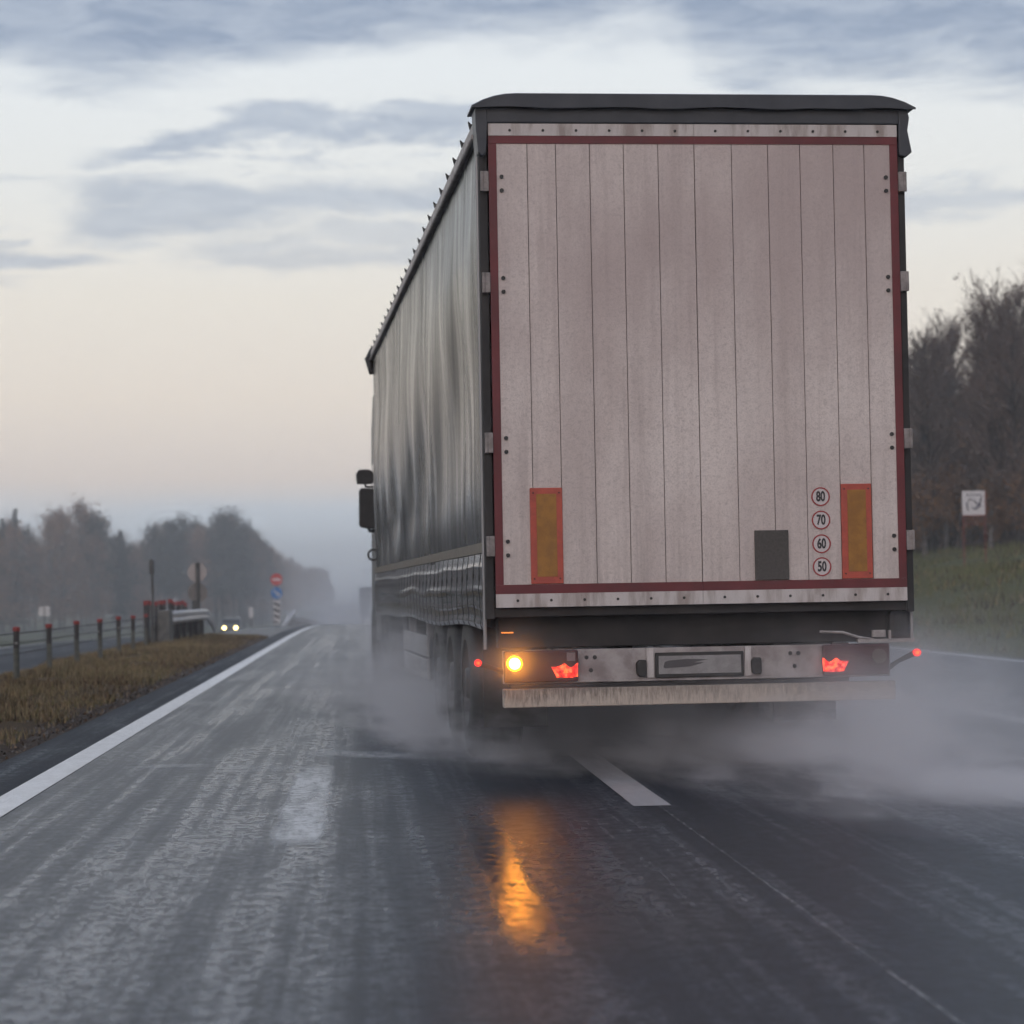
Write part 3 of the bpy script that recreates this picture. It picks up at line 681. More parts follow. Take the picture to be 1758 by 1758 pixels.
part('red_lamp_core', M_red2, T.children[-1], lambda m: m.cyl((1.305, -.037, .732), (0, 1, 0), .012, .003, 12))
part('marker_arm', M_black, T, lambda m: m.tube([(-1.19, .05, .66), (-1.27, .03, .69), (-1.36, .0, .724)], [.018, .012, .018], 8))
part('marker_arm', M_black, T, lambda m: m.tube([(1.13, .05, .63), (1.20, .03, .68), (1.305, .0, .732)], [.018, .012, .018], 8))
part('underrun_bumper', M_grime, T, lambda m: m.box(-1.212, 1.16, -.06, .04, .455, .566), .006)
part('bumper_step', M_dark, T, lambda m: [m.box(-1.17, .80, -.03, .04, .568, .590), m.box(-.9, -.8, .04, .12, .5, .8), m.box(.8, .9, .04, .12, .5, .8)])
part('side_bracket', M_alu, T, lambda m: [m.tube([(.72, .02, .868), (.86, .02, .862), (.96, .02, .83), (1.05, .02, .815)], .009, 6), m.box(1.04, 1.12, .0, .03, .83, .872), m.box(.95, 1.30, .0, .04, .798, .818), m.box(1.14, 1.155, .0, .03, .80, .87)])
part('mudguard_corner', M_black, T, lambda m: m.box(1.17, 1.315, .1, .9, .80, .99), .03)
for x0 in (-1.2, .72): part('mud_flap', M_black, T, lambda m: m.box(x0, x0 + .42, 1.35, 1.37, .26, .86))
def wheel(x, y, z=.52, w=.36, r=.52, side=-1):
    t = MB(); t.sm = True; h = w / 2
    t.lathe_x((x, y, z), [(-h, .30), (-h, r - .10), (-h + .012, r - .04), (-h + .04, r - .008), (-h * .5, r), (-h * .5 + .01, r - .012), (-h * .5 + .02, r), (0, r), (.008, r - .012), (.02, r), (h * .5, r), (h * .5 + .01, r - .012), (h - .04, r - .008), (h - .012, r - .04), (h, r - .10), (h, .30)], 44)
    o = t.build('wheel', M_tyre, T)
    q = MB(); q.sm = True; s = side
    q.lathe_x((x, y, z), [(s * h * .98, .305), (s * (h - .03), .27), (s * (h - .10), .24), (s * (h - .12), .15), (s * (h - .05), .12), (s * (h + .0), .10), (s * (h + .0), .0)], 30)
    q.build('rim', M_rim, o); return o
for y in (2.2, 3.5, 4.8):
    for s in (-1, 1): wheel(s * 1.06, y, side=s)
    part('axle', M_dark, T, lambda m: m.tube([(-1., y, .52), (1., y, .52)], .07, 10))
    for s in (-1, 1):
        part('mudguard', M_black, T, lambda m: [m.box(*sorted((s * .86, s * 1.25)), y + math.cos(a) * .58 - .06, y + math.cos(a) * .58 + .06, .52 + math.sin(a) * .58 - .012, .52 + math.sin(a) * .58 + .012) for a in (rad(70), rad(80), rad(90), rad(100), rad(110))])
for s in (-1, 1):
    part('side_guard', M_skirt, T, lambda m: [m.box(*sorted((s * 1.22, s * 1.25)), 5.9, 9.0, .60, .78), m.box(*sorted((s * 1.22, s * 1.25)), 5.9, 9.0, .40, .58), m.box(*sorted((s * 1.15, s * 1.22)), 6.2, 6.26, .4, .95), m.box(*sorted((s * 1.15, s * 1.22)), 8.6, 8.66, .4, .95)], .006)
    part('tool_box', M_dark, T, lambda m: m.box(*sorted((s * .7, s * 1.2)), 9.3, 10.0, .42, .92), .01)
    part('landing_leg', M_dark, T, lambda m: [m.box(*sorted((s * .78, s * .92)), 10.5, 10.64, .35, 1.0), m.box(*sorted((s * .7, s * 1.0)), 10.42, 10.72, .31, .35)])
    wheel(s * .95, 12.3, w=.56, side=s); wheel(s * 1.06, 15.6, side=s)
def cab(m):
    prof = [(13.95, .55), (16.1, .45), (16.15, 1.2), (16.02, 2.0), (15.75, 3.2), (15.2, 3.62), (14.0, 3.7), (13.92, 2.0)]
    n = len(prof); i = len(m.v); m.v += [(-1.22, y, z) for y, z in prof] + [(1.22, y, z) for y, z in prof]
    m.face(range(i, i + n)); m.face(range(i + 2 * n - 1, i + n - 1, -1))
    for k in range(n): a, b = i + k, i + (k + 1) % n; m.face((a, a + n, b + n, b))
M_cab = mottled('cab_paint', (.045, .05, .06), (.06, .062, .07), .35, scale=2)
cb = part('cab', M_cab, T, cab, .05)
M_glass = mat('dark_glass', (.015, .018, .02), .06)
part('windscreen', M_glass, cb, lambda m: m.quad((-1.1, 16.06, 1.98), (1.1, 16.06, 1.98), (1.05, 15.79, 3.15), (-1.05, 15.79, 3.15)))
for s in (-1, 1): part('side_window', M_glass, cb, lambda m: m.box(*sorted((s * 1.215, s * 1.228)), 14.9, 15.7, 1.95, 2.75))
part('tractor_frame', M_dark, T, lambda m: [m.box(-.45, -.3, 11.0, 15.8, .75, .95), m.box(.3, .45, 11.0, 15.8, .75, .95), m.box(-1.2, -.6, 13.1, 13.9, .45, .95), m.box(.6, 1.2, 13.1, 13.9, .45, .95)], .02)
for s in (-1, 1):
    mr_ = part('wing_mirror', M_black, T, lambda m: m.prism([(s * 1.30 + a, b) for a, b in ((-.115, 1.99), (-.09, 1.96), (.06, 1.94), (.09, 1.97), (.10, 2.41), (.08, 2.44), (-.085, 2.45), (-.11, 2.42))], 15.05, 15.2), .02)
    part('wide_angle_mirror', M_black, mr_, lambda m: m.prism([(s * 1.335 + a, b) for a, b in ((-.10, 2.50), (.09, 2.50), (.11, 2.53), (.10, 2.65), (.05, 2.68), (-.07, 2.68), (-.11, 2.63))], 15.06, 15.2), .02)
    part('mirror_arm', M_black, mr_, lambda m: [m.tube([(s * 1.22, 15.3, 2.47), (s * 1.32, 15.2, 2.47), (s * 1.33, 15.15, 2.5)], .014, 6), m.tube([(s * 1.21, 15.3, 1.92), (s * 1.28, 15.2, 1.92), (s * 1.3, 15.15, 1.96)], .022, 6)])
    part('side_lamp_bracket', M_black, T, lambda m: m.ring(s * 1.30, 1.60, 13.9, .05, .075, 16, .03))

# ------------------------------------------------------------------ lorry far ahead
M_farbox = mottled('far_lorry_rear', (.06, .065, .075), (.045, .05, .06), .6, scale=1)
ft = empty('distant_lorry', (.85, 220, P(220)), rad(.3)); tag(ft, 'dark grey box lorry far ahead, faint in the spray beside the big lorry', 'lorry')
part('cargo_box', M_farbox, ft, lambda m: m.box(-1.27, 1.27, 0, 11, 1.2, 3.85), .03)
part('rear_door', M_farbox, ft, lambda m: [m.box(-1.2, -.01, -.03, -.003, 1.25, 3.78), m.box(.01, 1.2, -.03, -.003, 1.25, 3.78)])
part('chassis', M_dark, ft, lambda m: m.box(-.5, .5, .3, 12, .8, 1.195)); part('bumper', M_alu, ft, lambda m: m.box(-1.2, 1.2, -.03, .05, .45, .6))
part('cab', M_cab, ft, lambda m: m.box(-1.2, 1.2, 11.5, 13.2, .7, 3.2), .08)
for s in (-1, 1):
    part('tail_light', M_lens, ft, lambda m: m.box(*sorted((s * .85, s * 1.15)), -.06, -.032, .62, .75))
    for y in (2.2, 9.8, 12.3):
        w = part('wheel', M_tyre, ft, lambda m: m.lathe_x((s * 1.03, y, .5), [(-.17, .05), (-.17, .46), (-.13, .5), (.13, .5), (.17, .46), (.17, .05)], 24), smooth=True)
        part('rim', M_alu, w, lambda m: m.cyl((s * 1.07, y, .5), (1, 0, 0), .27, .28, 20))

# ------------------------------------------------------------------ oncoming car
cx, cy = -10.75, 190.
car = empty('oncoming_car', (cx, cy, P(cy) - .5), rad(180)); tag(car, 'oncoming dark car with both headlights lit on the opposite carriageway', 'car')
M_carp = mottled('car_paint', (.05, .055, .065), (.06, .065, .07), .3, scale=1)
def carbody(m):      # local: front is +Y
    prof = [(2.1, .32), (2.18, .55), (2.05, .78), (1.1, .95), (.45, 1.38), (-.9, 1.45), (-1.8, 1.05), (-2.15, .95), (-2.2, .4)]
    n = len(prof); rows = []
    for x, sh in ((-.84, .93), (-.78, 1), (.78, 1), (.84, .93)):
        rows.append([(x * (1 if z < 1 else .86), y * sh, z * (1 if sh == 1 else .97)) for y, z in prof])
    i = len(m.v)
    for r in rows: m.v += r
    for k in range(3):
        for j in range(n): a, b = i + k * n + j, i + k * n + (j + 1) % n; m.face((a, b, b + n, a + n))
    m.face(range(i, i + n)); m.face(range(i + 4 * n - 1, i + 3 * n - 1, -1))
part('body', M_carp, car, carbody, .03)
part('windscreen', M_glass, car, lambda m: m.quad((-.66, 1.09, .99), (.66, 1.09, .99), (.6, .50, 1.37), (-.6, .50, 1.37)))
M_head = mat('headlight_glow', (.8, .8, .7), .3, emit=(1., .74, .26), es=14.)
for s in (-1, 1):
    part('headlight', M_head, car, lambda m: m.cyl((s * .46, 2.19, .66), (0, 1, 0), .125, .06, 20))
    for y in (1.35, -1.4):
        w = part('wheel', M_tyre, car, lambda m: m.lathe_x((s * .76, y, .31), [(-.1, .05), (-.1, .28), (-.07, .31), (.07, .31), (.1, .28), (.1, .05)], 24), smooth=True)
        part('rim', M_alu, w, lambda m: m.cyl((s * .80, y, .31), (1, 0, 0), .19, .13, 20))

# ------------------------------------------------------------------ cable barrier and roadside things
posts = [(-4.86, 29.6), (-4.85, 32.9), (-4.83, 36.2), (-4.81, 39.4), (-4.79, 42.7), (-4.77, 45.8), (-4.76, 48.4), (-4.75, 51.2)]
def make_post():
    o = empty('barrier_post', (0, 0, 0))
    part('shaft', [M_post, M_black], o, lambda m: (m.tube([(0, 0, -.15), (0, 0, .46)], .042, 12), setattr(m, 'cur', 1), m.tube([(0, 0, .46), (0, 0, .70)], .043, 12)))
    part('cap', M_redcap, o, lambda m: m.tube([(0, 0, .70), (0, 0, .752), (0, 0, .76)], [.052, .052, .035], 12))
    part('cable_hook', M_galv, o, lambda m: m.box(-.05, -.043, -.02, .02, .52, .545))
    return o
pp = make_post(); first = True
desc = ['barrier post with a red cap just outside the left edge of the view', 'nearest barrier post in view, red cap, leftmost of the row in the median grass', 'second red-capped barrier post from the left in the median grass', 'third red-capped barrier post from the left in the median grass',
        'fourth red-capped barrier post from the left, in the middle of the row', 'fifth red-capped barrier post from the left in the median grass', 'sixth red-capped barrier post from the left in the median grass', 'seventh red-capped barrier post, the one closest to the guardrail end']
for (x, y), lb in zip(posts, desc):
    o = pp if first else copy_tree(pp); first = False
    o.location = (x, y, gz(x, y) - .03); o.rotation_euler = (rad(R.uniform(-1, 1)), rad(R.uniform(-1.6, 1.2)), R.uniform(0, 6)); tag(o, lb, 'post', 'red-capped cable barrier posts')
for h, w in ((.66, 'topmost'), (.52, 'middle'), (.38, 'lowest')):
    mb = MB(); pts = [(x - .05, y, gz(x, y) - .03 + h) for x, y in [(-4.88, 20)] + posts + [(-4.75, 54.5)]]
    mb.tube(pts, .009, 6); tag(mb.build('barrier_cable', M_dark), w + ' thin steel cable strung along the red-capped posts', 'cable', 'cables of the median barrier')
# short guardrail with dense red-capped posts behind
def wbeam(m, pts, h=.31, t=.05):
    prof = [(0, 0), (t, .04), (t, .11), (0, .155), (t, .20), (t, .27), (0, .31)]
    i = len(m.v); n = len(prof)
    for x, y, z in pts: m.v += [(x + a, y, z + b * h / .31) for a, b in prof]
    for k in range(len(pts) - 1):
        for j in range(n - 1): a = i + k * n + j; m.face((a, a + n, a + n + 1, a + 1))
    for x, y, z in (): pass
M_wb = mottled('rail_steel', (.55, .55, .56), (.42, .42, .43), .35, scale=3, metal=.35)
gr = empty('guardrail', (-4.55, 56, gz(-4.55, 56))); tag(gr, 'short steel guardrail with a down-turned end in the median grass', 'guardrail')
def gl(y): return (.0, y - 56)
railpts = [(0, -1.0, .44), (0, 4, .43), (0, 9, .42), (.02, 11.5, .40), (.03, 13.2, .22), (.04, 14.6, -.12)]
b_ = part('rail_beam', M_wb, gr, lambda m: wbeam(m, railpts), smooth=True); so = b_.modifiers.new('thick', 'SOLIDIFY'); so.thickness = .006
for k in range(6): part('rail_post', M_dark, gr, lambda m: m.box(-.12, -.02, -.2 + k * 2.2, -.08 + k * 2.2, -.2, .72))
M_wb2 = M_dark
part('back_beam', M_dark, gr, lambda m: m.box(-.34, -.30, -1., 11., .08, .55))
tb = part('end_block', M_concrete, gr, lambda m: [m.box(-.20, .08, -2.0, -1.05, -.2, .78)], .03)
rp = None; R.seed(3)
for k in range(14):
    y = 53.2 + k * .9 + R.uniform(-.1, .1); x = -4.95 + R.uniform(-.02, .02); hh = .93 + R.uniform(-.03, .04)
    if rp is None:
        rp = empty('marker_post', (0, 0, 0)); part('shaft', M_black, rp, lambda m: m.tube([(0, 0, -.2), (0, 0, .9)], .035, 10)); part('cap', M_redcap, rp, lambda m: m.tube([(0, 0, .90), (0, 0, .995), (0, 0, 1.0)], [.04, .04, .025], 12)); o = rp
    else: o = copy_tree(rp)
    o.location = (x, y, gz(x, y) + .02 + R.uniform(-.03, .03)); tag(o, 'red-topped post in the tight row right behind the short guardrail', 'post', 'tight row of red-topped posts behind the guardrail')
# sign pole with backs of two round signs
def disc(m, z, r, y, t=.012, x=0.): m.cyl((x, y, z), (0, 1, 0), r, t, 36)
M_back = mottled('sign_back_pale', (.42, .37, .36), (.34, .31, .30), .5, scale=4); M_back2 = mottled('sign_back_grey', (.19, .175, .165), (.15, .14, .135), .6, scale=4)
M_pole = mottled('sign_pole_paint', (.10, .10, .095), (.06, .06, .06), .6, scale=6)
x, y = -4.68, 66.
s1 = empty('round_sign', (x, y, gz(x, y))); tag(s1, 'pole behind the guardrail with two round signs seen from the back', 'road sign')
part('pole', M_pole, s1, lambda m: [m.tube([(0, 0, -.3), (0, 0, 2.1)], .045, 10), m.tube([(-.09, 0, -.3), (-.09, 0, 1.05)], .07, 10), m.tube([(.06, .02, 0), (.06, .02, 2.1)], .02, 8)])
part('sign_back', M_back, s1, lambda m: disc(m, 1.83, .27, .06)); part('sign_back', M_back2, s1, lambda m: disc(m, 1.26, .28, .07)); s1.children[-1]['label'] = 'darker grey lower sign back'
part('clamp', M_galv, s1, lambda m: [m.box(-.06, .08, .02, .052, 1.92, 1.95), m.box(-.06, .08, .02, .062, 1.34, 1.37)])
x, y = -4.85, 54.
s2 = empty('thin_sign_pole', (x, y, gz(x, y))); tag(s2, 'thin tall pole with a narrow edge-on plate, standing left of the guardrail', 'pole')
part('pole', M_pole, s2, lambda m: m.tube([(0, 0, -.3), (.0, 0, 1.3), (-.02, 0, 1.98)], [.035, .03, .025], 10)); part('edge_on_plate', M_pole, s2, lambda m: m.box(-.055, .035, -.2, .2, 1.62, 1.95), .01)
# no entry sign with keep-right sign and striped bollard
x, y = -4.47, 120.
s3 = empty('traffic_island_sign', (x, y, gz(x, y))); tag(s3, 'post with red no-entry disc, blue arrow disc and striped panel at the median opening', 'road sign')
part('pole', M_pole, s3, lambda m: m.tube([(0, .05, -.3), (0, .05, 2.7)], .04, 10))
ne = part('no_entry_disc', mat('sign_red', (.50, .035, .03), .5), s3, lambda m: disc(m, 2.42, .31, 0.)); part('white_bar', mat('sign_bar', (.7, .66, .66), .5), ne, lambda m: m.box(-.21, .21, -.012, -.0065, 2.37, 2.47))
kr = part('keep_right_disc', mat('sign_blue', (.02, .15, .42), .5), s3, lambda m: disc(m, 1.72, .30, 0.))
def arrow(m):
    a = rad(-45); c, s = math.cos(a), math.sin(a); pts = [(-.22, -.035), (.06, -.035), (.06, -.10), (.22, 0), (.06, .10), (.06, .035), (-.22, .035)]
    m.prism([(p * c - q * s, 1.72 + p * s + q * c) for p, q in pts], -.013, -.0065)
part('white_arrow', M_white, kr, arrow)
pn = part('striped_panel', M_white, s3, lambda m: m.box(-.17, .17, -.01, .01, .12, 1.33))
def stripes(m):
    for k in range(4):
        z = .18 + k * .31; m.prism([(-.168, z + .18), (-.168, z + .03), (.168, z - .12 if z > .3 else z - .04), (.168, z + .03)], -.014, -.0105)
part('black_stripe', M_black, pn, stripes)
# white slanted terminal and guardrail beyond
g2 = empty('guardrail', (-4.2, 122, gz(-4.2, 122))); tag(g2, 'long white guardrail beyond the no-entry sign, rising from a slanted white end', 'guardrail')
pts = [(0, 0, -.15), (.03, 3.0, .1), (.05, 6, .36)] + [(.05, 6 + k * 8, .38 + (P(128 + k * 8) - P(122))) for k in range(1, 17)]
b2 = part('rail_beam', M_white, g2, lambda m: wbeam(m, pts, .34), smooth=True); so = b2.modifiers.new('thick', 'SOLIDIFY'); so.thickness = .01
part('slanted_end', M_white, g2, lambda m: m.tube([(-.1, -.3, -.1), (.2, 2., .35), (.45, 4.0, .72)], [.11, .11, .1], 8))
for k in range(26): part('rail_post', M_dark, g2, lambda m: m.box(-.06, .04, 6 + k * 5, 6.1 + k * 5, P(128 + k * 5) - P(122) - .3, P(128 + k * 5) - P(122) + .6))
# small pale signs far left and mid
def pale(u, d, v, w, h, nm, lb, n=1):
    x = (u - 625) * d / 4000; z = gz(x, d); zt = 1.15 - (v - 1018 + .0175 * (u - 625)) * d / 4000
    o = empty(nm, (x, d, z)); tag(o, lb, 'road sign')
    part('pole', M_pole, o, lambda m: m.tube([(0, .03, -.3), (0, .03, zt - z)], .035, 8))
    for k in range(n): part('sign_board', M_white, o, lambda m: m.box(-w / 2 + (k - (n - 1) / 2) * w * 1.15, w / 2 + (k - (n - 1) / 2) * w * 1.15, -.02, 0, zt - z - h, zt - z), .01)
pale(83, 150, 1041, .34, .62, 'pale_signboard', 'pair of small pale sign boards at the foot of the left wood', 2)
pale(432, 190, 1042, .34, .85, 'pale_roadside_sign', 'small pale upright sign between the car headlights and the no-entry sign')
# white square sign on the right bank
x, y = 21.4, 80.5
s4 = empty('roadside_notice', (x, y, gz(x, y))); zc = 1.15 + (1000 - 863) * 80.5 / 4000 - gz(x, y)
tag(s4, 'square white notice with dark drawing on red legs in front of the right wood', 'sign')
M_redp = mat('faded_red_paint', (.20, .055, .045), .7)
part('leg', M_redp, s4, lambda m: m.tube([(-.38, .04, -.3), (-.38, .04, zc + .4)], .022, 8)); part('leg', M_redp, s4, lambda m: m.tube([(.40, .04, -.3), (.40, .04, zc + .4)], .022, 8))
part('cross_bar', M_redp, s4, lambda m: [m.box(-.38, .40, .03, .05, zc - .72, zc - .69), m.box(-.38, .40, .03, .05, zc - .58, zc - .56)])
bd = part('board', mat('notice_white', (.62, .60, .62), .5), s4, lambda m: m.box(-.42, .42, -.01, .02, zc - .45, zc + .45), .004); s4.rotation_euler = (0, 0, rad(3))
part('red_edge', M_redp, bd, lambda m: [m.box(.40, .44, -.02, -.0105, zc - .45, zc + .45), m.box(-.42, .3995, -.02, -.0105, zc - .45, zc - .40)])
M_dk = mat('notice_ink', (.10, .10, .14), .6)
def draw(m):
    m.tube([(-.22, -.012, zc - .25), (-.26, -.012, zc), (-.16, -.012, zc + .18), (.02, -.012, zc + .10), (.12, -.012, zc - .02)], [.02, .03, .025, .02, .03], 4)
    m.tube([(.02, -.012, zc - .20), (.20, -.012, zc - .05), (.24, -.012, zc + .16), (.30, -.012, zc + .28)], [.025, .06, .035, .02], 4)
    m.tube([(-.08, -.012, zc - .12), (0., -.012, zc - .2), (.1, -.012, zc - .18)], .02, 4)
    for k in range(5): m.box(-.26 + k * .11, -.2 + k * .11, -.014, -.011, zc + .27, zc + .34)
part('drawing', M_dk, bd, draw)

# ------------------------------------------------------------------ air: haze and spray
def volume(name, x0, x1, y0, y1, z0, z1, fn, label):
    mb = MB(); mb.box(x0, x1, y0, y1, z0, z1)
    m = bpy.data.materials.new(name); m.use_nodes = True; t = m.node_tree; t.nodes.clear(); g = G(t)
    out = g.node('ShaderNodeOutputMaterial'); v = g.node('ShaderNodeVolumePrincipled'); g.l.new(v.outputs[0], out.inputs['Volume'])
    v.inputs['Density Attribute'].default_value = ''; fn(g, v)
    o = mb.build(name, m); tag(o, label, 'haze' if name == 'haze' else 'spray', kind='stuff'); return o, m
def hz(g, v): v.inputs['Color'].default_value = (.95, .97, 1., 1); v.inputs['Density'].default_value = .00112; v.inputs['Anisotropy'].default_value = .2
volume('haze', -620, 620, -70, 1320, -8, 26, hz, 'even pale haze filling the air over the whole road')
def spray_density(g, v):
    c = g.coord(); x, y, z = g.xyz(c)
    yf = g.curve(x, [(-4, 46), (-2.2, 34), (-1, 23), (0, 16.8), (.5, 14.2), (1.1, 12.9), (1.5, 12.7), (1.9, 11.2), (2.4, 9.5), (3., 9.1), (3.8, 9.6), (5, 11.2), (7, 14), (10, 22)])
    n1 = g.noise(g.comb(g.add(x, g.mul(y, .30)), g.mul(y, .50), g.mul(z, 1.5)), 1.05, 5, .70, 0.)
    yw = g.add(g.sub(y, yf), g.mul(g.sub(n1, .5), -10.))
    front = g.mr(yw, 0, 2.6)
    amp = g.curve(x, [(-4, .0), (-2.2, .03), (-1, .07), (0, .42), (.5, 1.25), (1.1, 1.2), (1.6, .8), (2.3, 1.05), (3.1, 1.35), (4.0, .62), (5., .20), (7, .06), (8.5, .02), (10, .0)])
    far = g.curve(y, [(8, 1.), (15, 1.), (22, .5), (30, .24), (50, .08), (72, .03), (100, .0)])
    hs = g.m('MINIMUM', g.mr(y, 10, 30, .25, .55), g.mr(x, 2.6, 5.2, .55, .17)); hf = g.m('POWER', 2.718, g.mul(g.m('DIVIDE', z, hs), -1.))
    turb = g.mr(n1, .46, .60)
    edge = g.mul(g.mul(g.mr(x, -4, -3), g.mr(x, 10, 8)), g.mr(z, 1.5, .5))
    d = g.mul(g.mul(g.mul(front, amp), g.mul(far, hf)), g.mul(g.add(turb, .06), edge))
    return c, x, y, z, d
def halo(g, c, p, r, a):
    n = g.node('ShaderNodeVectorMath', operation='DISTANCE'); g.l.new(c, n.inputs[0]); n.inputs[1].default_value = p
    q = g.m('DIVIDE', n.outputs['Value'], r); return g.mul(g.m('POWER', 2.718, g.mul(g.mul(q, q), -1.)), a)
def sp_near(g, v):
    c, x, y, z, d = spray_density(g, v); d = g.mul(g.mul(d, 3.4), g.mr(y, 29.9, 26.))
    for p, r, a in (((.881, 13.72, .72), .16, 1.6), ((3.328, 13.86, .73), .14, 1.3), ((2.83, 13.78, .67), .14, 1.3), ((1.18, 13.72, .67), .13, 1.1), ((.665, 13.75, .72), .1, .9)): d = g.add(d, halo(g, c, p, r, a))  # small balls of extra mist added round the lamps for their glow
    g.put(v.inputs['Density'], d); v.inputs['Color'].default_value = (.99, .975, .99, 1); v.inputs['Anisotropy'].default_value = .3
def sp_far(g, v):
    c, x, y, z, d = spray_density(g, v); g.put(v.inputs['Density'], g.mul(g.mul(d, 1.2), g.mr(y, 26., 30.))); v.inputs['Color'].default_value = (.98, .975, .99, 1)
o, m = volume('road_spray', -1.5, 8, 8.2, 30, .02, 1.5, sp_near, 'white water spray thrown up from the wet road behind the lorry')
m.cycles.volume_step_rate = STEP; print('STEP', m.cycles.volume_step_rate)
o, m = volume('spray_trail', -4, 10, 26, 100, .025, 2.4, sp_far, 'thinner spray hanging over the road beside and ahead of the lorry')
m.cycles.volume_step_rate = .6
def sp2(g, v):
    c = g.coord(); x, y, z = g.xyz(c); n1 = g.noise(g.scale(c, (1, .3, 1)), .16, 3, .5)
    d = g.mul(g.mul(g.mr(y, 70, 130), g.mr(y, 420, 330)), g.mul(g.mr(x, -7, -3), g.mr(x, 10, 6)))
    h = g.sub(z, g.curve(y, [(60, 0), (130, -.6), (300, -3.5), (420, -3.8)]))
    d = g.mul(d, g.mul(g.mr(h, 5.5, .5), g.mr(n1, .25, .7, .5, 1.)))
    g.put(v.inputs['Density'], g.mul(d, .012)); v.inputs['Color'].default_value = (.88, .90, .95, 1)
o, m = volume('distant_spray', -7, 10, 101, 420, -4.2, 5, sp2, 'pale mist of spray hanging over the far end of the road')

# ------------------------------------------------------------------ sky
w = bpy.data.worlds.new('World'); scene.world = w; w.use_nodes = True; g = G(w.node_tree); w.node_tree.nodes.clear()
out = g.node('ShaderNodeOutputWorld'); bg = g.node('ShaderNodeBackground'); g.l.new(bg.outputs[0], out.inputs[0]); bg.inputs['Strength'].default_value = .1
SUN_EL, SUN_ROT = 24., 200.
sky = g.node('ShaderNodeTexSky', sky_type='NISHITA'); sky.sun_disc = False; sky.sun_elevation = rad(SUN_EL); sky.sun_rotation = rad(SUN_ROT)
c = g.coord('Generated'); x, y, z = g.xyz(c)
az = g.mul(g.m('ARCTAN2', x, y), 57.2958); el = g.mul(g.m('ARCSINE', z), 57.2958)
elr = g.sub(el, g.mul(az, 0.))
P2 = g.comb(g.mul(az, .10), g.mul(el, .42), 0.)
n1 = g.noise(P2, 1.1, 6, .55, .3); n2 = g.noise(g.comb(g.mul(az, .35), g.mul(el, 1.3), 3.), 1., 6, .6, .5)
wob = g.add(g.mul(g.sub(n1, .5), 3.2), g.mul(g.sub(n2, .5), 1.6))
ew = g.add(el, wob); az2 = g.add(az, g.mul(g.sub(n2, .5), 3.))
def px(u): return (u - 625) * .01432
def pv(v): return (1018 - v) * .01432
# clear-sky tones by elevation
r = g.node('ShaderNodeValToRGB'); g.put(r.inputs[0], g.mr(g.add(el, g.mul(g.sub(n1, .5), .8)), 0, 30, smooth=False)); cr = r.color_ramp
stops = [(0., (.70, .76, .84)), (.062, (.70, .75, .82)), (.095, (.84, .74, .68)), (.16, (.91, .81, .71)), (.24, (.91, .85, .76)), (.32, (.88, .88, .85)), (.42, (.87, .905, .92)), (.6, (.80, .85, .91)), (1., (.62, .68, .76))]
cr.elements[0].position = 0; cr.elements[0].color = (*stops[0][1], 1); cr.elements[1].position = 1; cr.elements[1].color = (*stops[-1][1], 1)
for p, q in stops[1:-1]: e = cr.elements.new(p); e.color = (*q, 1)
clear = r.outputs[0]
bound = g.curve(az, [(px(-300), pv(110)), (px(0), pv(150)), (px(300), pv(180)), (px(520), pv(150)), (px(750), pv(112)), (px(900), pv(95)), (px(1130), pv(92)), (px(1220), pv(140)), (px(1400), pv(190)), (px(1600), pv(200)), (px(1758), pv(215)), (px(2200), pv(260))])
top = g.mr(g.sub(ew, bound), -.35, 1.3)
def streak(u0, v0, u1, v1, half, soft, amp):   # band around a sloped line in direction space
    sl = (pv(v1) - pv(v0)) / (px(u1) - px(u0)); line = g.add(g.mul(g.sub(az, px(u0)), sl), pv(v0))
    d = g.m('ABSOLUTE', g.sub(ew, line)); s = g.mr(d, half * .01432 * .3, (half + soft) * .01432, 1., 0.)
    e0 = g.mr(az2, px(u0) - .6, px(u0) + 1.4); e1 = g.mr(az2, px(u1) - 1.4, px(u1) + .6, 1., 0.)
    return g.mul(g.mul(s, amp), g.mul(e0, e1))
S = [streak(170, 268, 900, 226, 14, 24, .75), streak(120, 365, 900, 335, 26, 40, .62), streak(300, 425, 900, 425, 18, 30, .42), streak(-200, 430, 220, 440, 10, 22, .6), streak(-200, 488, 60, 488, 6, 14, .4),
     streak(1350, 370, 2200, 366, 14, 26, .5), streak(-300, 330, 160, 330, 8, 16, .25)]
dens = top
for s_ in S: dens = g.m('MAXIMUM', dens, s_)
over = g.mul(g.mr(el, 16, 24), g.mr(n1, .3, .6, .45, 1.)); dens = g.m('MAXIMUM', dens, over)
cloudc = g.mix(g.mr(g.noise(g.comb(g.mul(az, .5), g.mul(el, 1.9), 7.), 1.2, 7, .62, .6), .32, .66), (.315, .385, .51), (.46, .525, .63))
col = g.mix(dens, clear, cloudc)
bankm = g.mul(g.mr(g.add(el, g.mul(g.sub(n2, .5), .5)), 2.5, 1.9), g.mr(az, px(80), px(330))); col = g.mix(g.mul(bankm, .75), col, (.66, .73, .82))
back = g.mr(y, .2, -.5); col = g.mix(g.mul(back, g.mr(el, 40, 5)), col, (.95, .81, .77))
add = g.node('ShaderNodeMix', data_type='RGBA', blend_type='ADD'); add.inputs[0].default_value = 1.
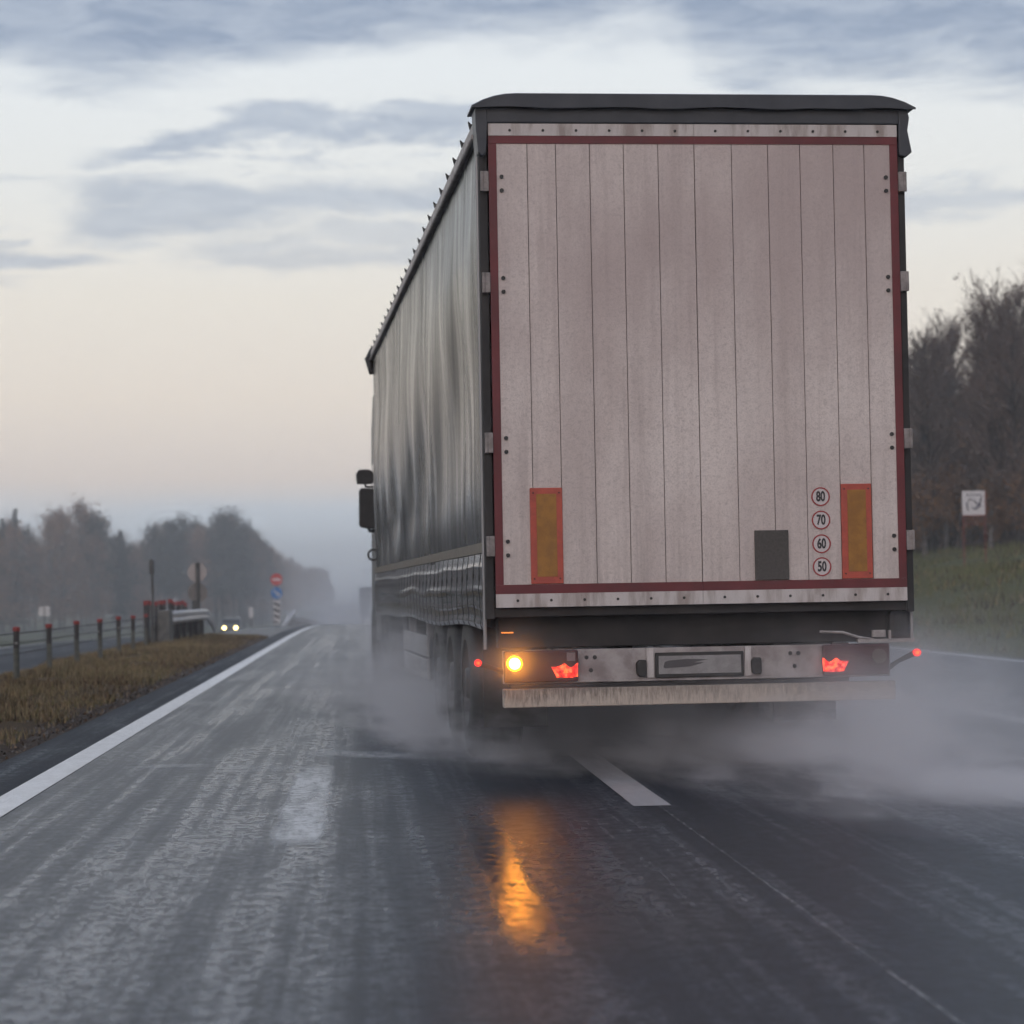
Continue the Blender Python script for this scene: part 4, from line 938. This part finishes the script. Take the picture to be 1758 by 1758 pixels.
sc = g.node('ShaderNodeVectorMath', operation='SCALE'); g.l.new(col, sc.inputs[0]); sc.inputs['Scale'].default_value = 9.6
sk = g.node('ShaderNodeVectorMath', operation='SCALE'); g.l.new(sky.outputs[0], sk.inputs[0]); sk.inputs['Scale'].default_value = .06
g.l.new(sc.outputs[0], add.inputs[6]); g.l.new(sk.outputs[0], add.inputs[7]); g.l.new(add.outputs[2], bg.inputs[0])

sl = bpy.data.lights.new('sun', 'SUN'); sl.energy = .5; sl.angle = rad(25); sl.color = (1, .88, .82)
so = bpy.data.objects.new('sun', sl); COL.objects.link(so)
az_s = rad(SUN_ROT); d = Vector((math.sin(az_s) * math.cos(rad(SUN_EL)), math.cos(az_s) * math.cos(rad(SUN_EL)), math.sin(rad(SUN_EL))))
so.rotation_euler = d.to_track_quat('Z', 'Y').to_euler()

# ------------------------------------------------------------------ camera
cam = bpy.data.cameras.new('camera'); co = bpy.data.objects.new('camera', cam); COL.objects.link(co); scene.camera = co
cam.sensor_width = 36; cam.lens = 4000 / 1758 * 36; cam.clip_start = .1; cam.clip_end = 5000
Mx = Matrix.Rotation(-0.063975, 3, 'Z') @ Matrix.Rotation(math.pi / 2 + 0.033621, 3, 'X') @ Matrix.Rotation(-0.0175, 3, 'Z')
co.rotation_euler = Mx.to_euler(); co.location = (0, 0, 1.15)
cam.dof.use_dof = True; cam.dof.focus_distance = 14.0; cam.dof.aperture_fstop = 3.2

scene.view_settings.view_transform = 'Standard'; scene.view_settings.look = 'None'; scene.view_settings.exposure = 0; scene.view_settings.gamma = 1
cy_ = scene.cycles; cy_.use_denoising = True; cy_.volume_bounces = 4; cy_.max_bounces = 8; cy_.diffuse_bounces = 3; cy_.glossy_bounces = 3
cy_.transparent_max_bounces = 12; cy_.use_adaptive_sampling = True; cy_.adaptive_threshold = .05; cy_.adaptive_min_samples = 16; cy_.volume_max_steps = 512; cy_.sample_clamp_indirect = 8.
try: cy_.denoiser = 'OPENIMAGEDENOISE'
except Exception: pass
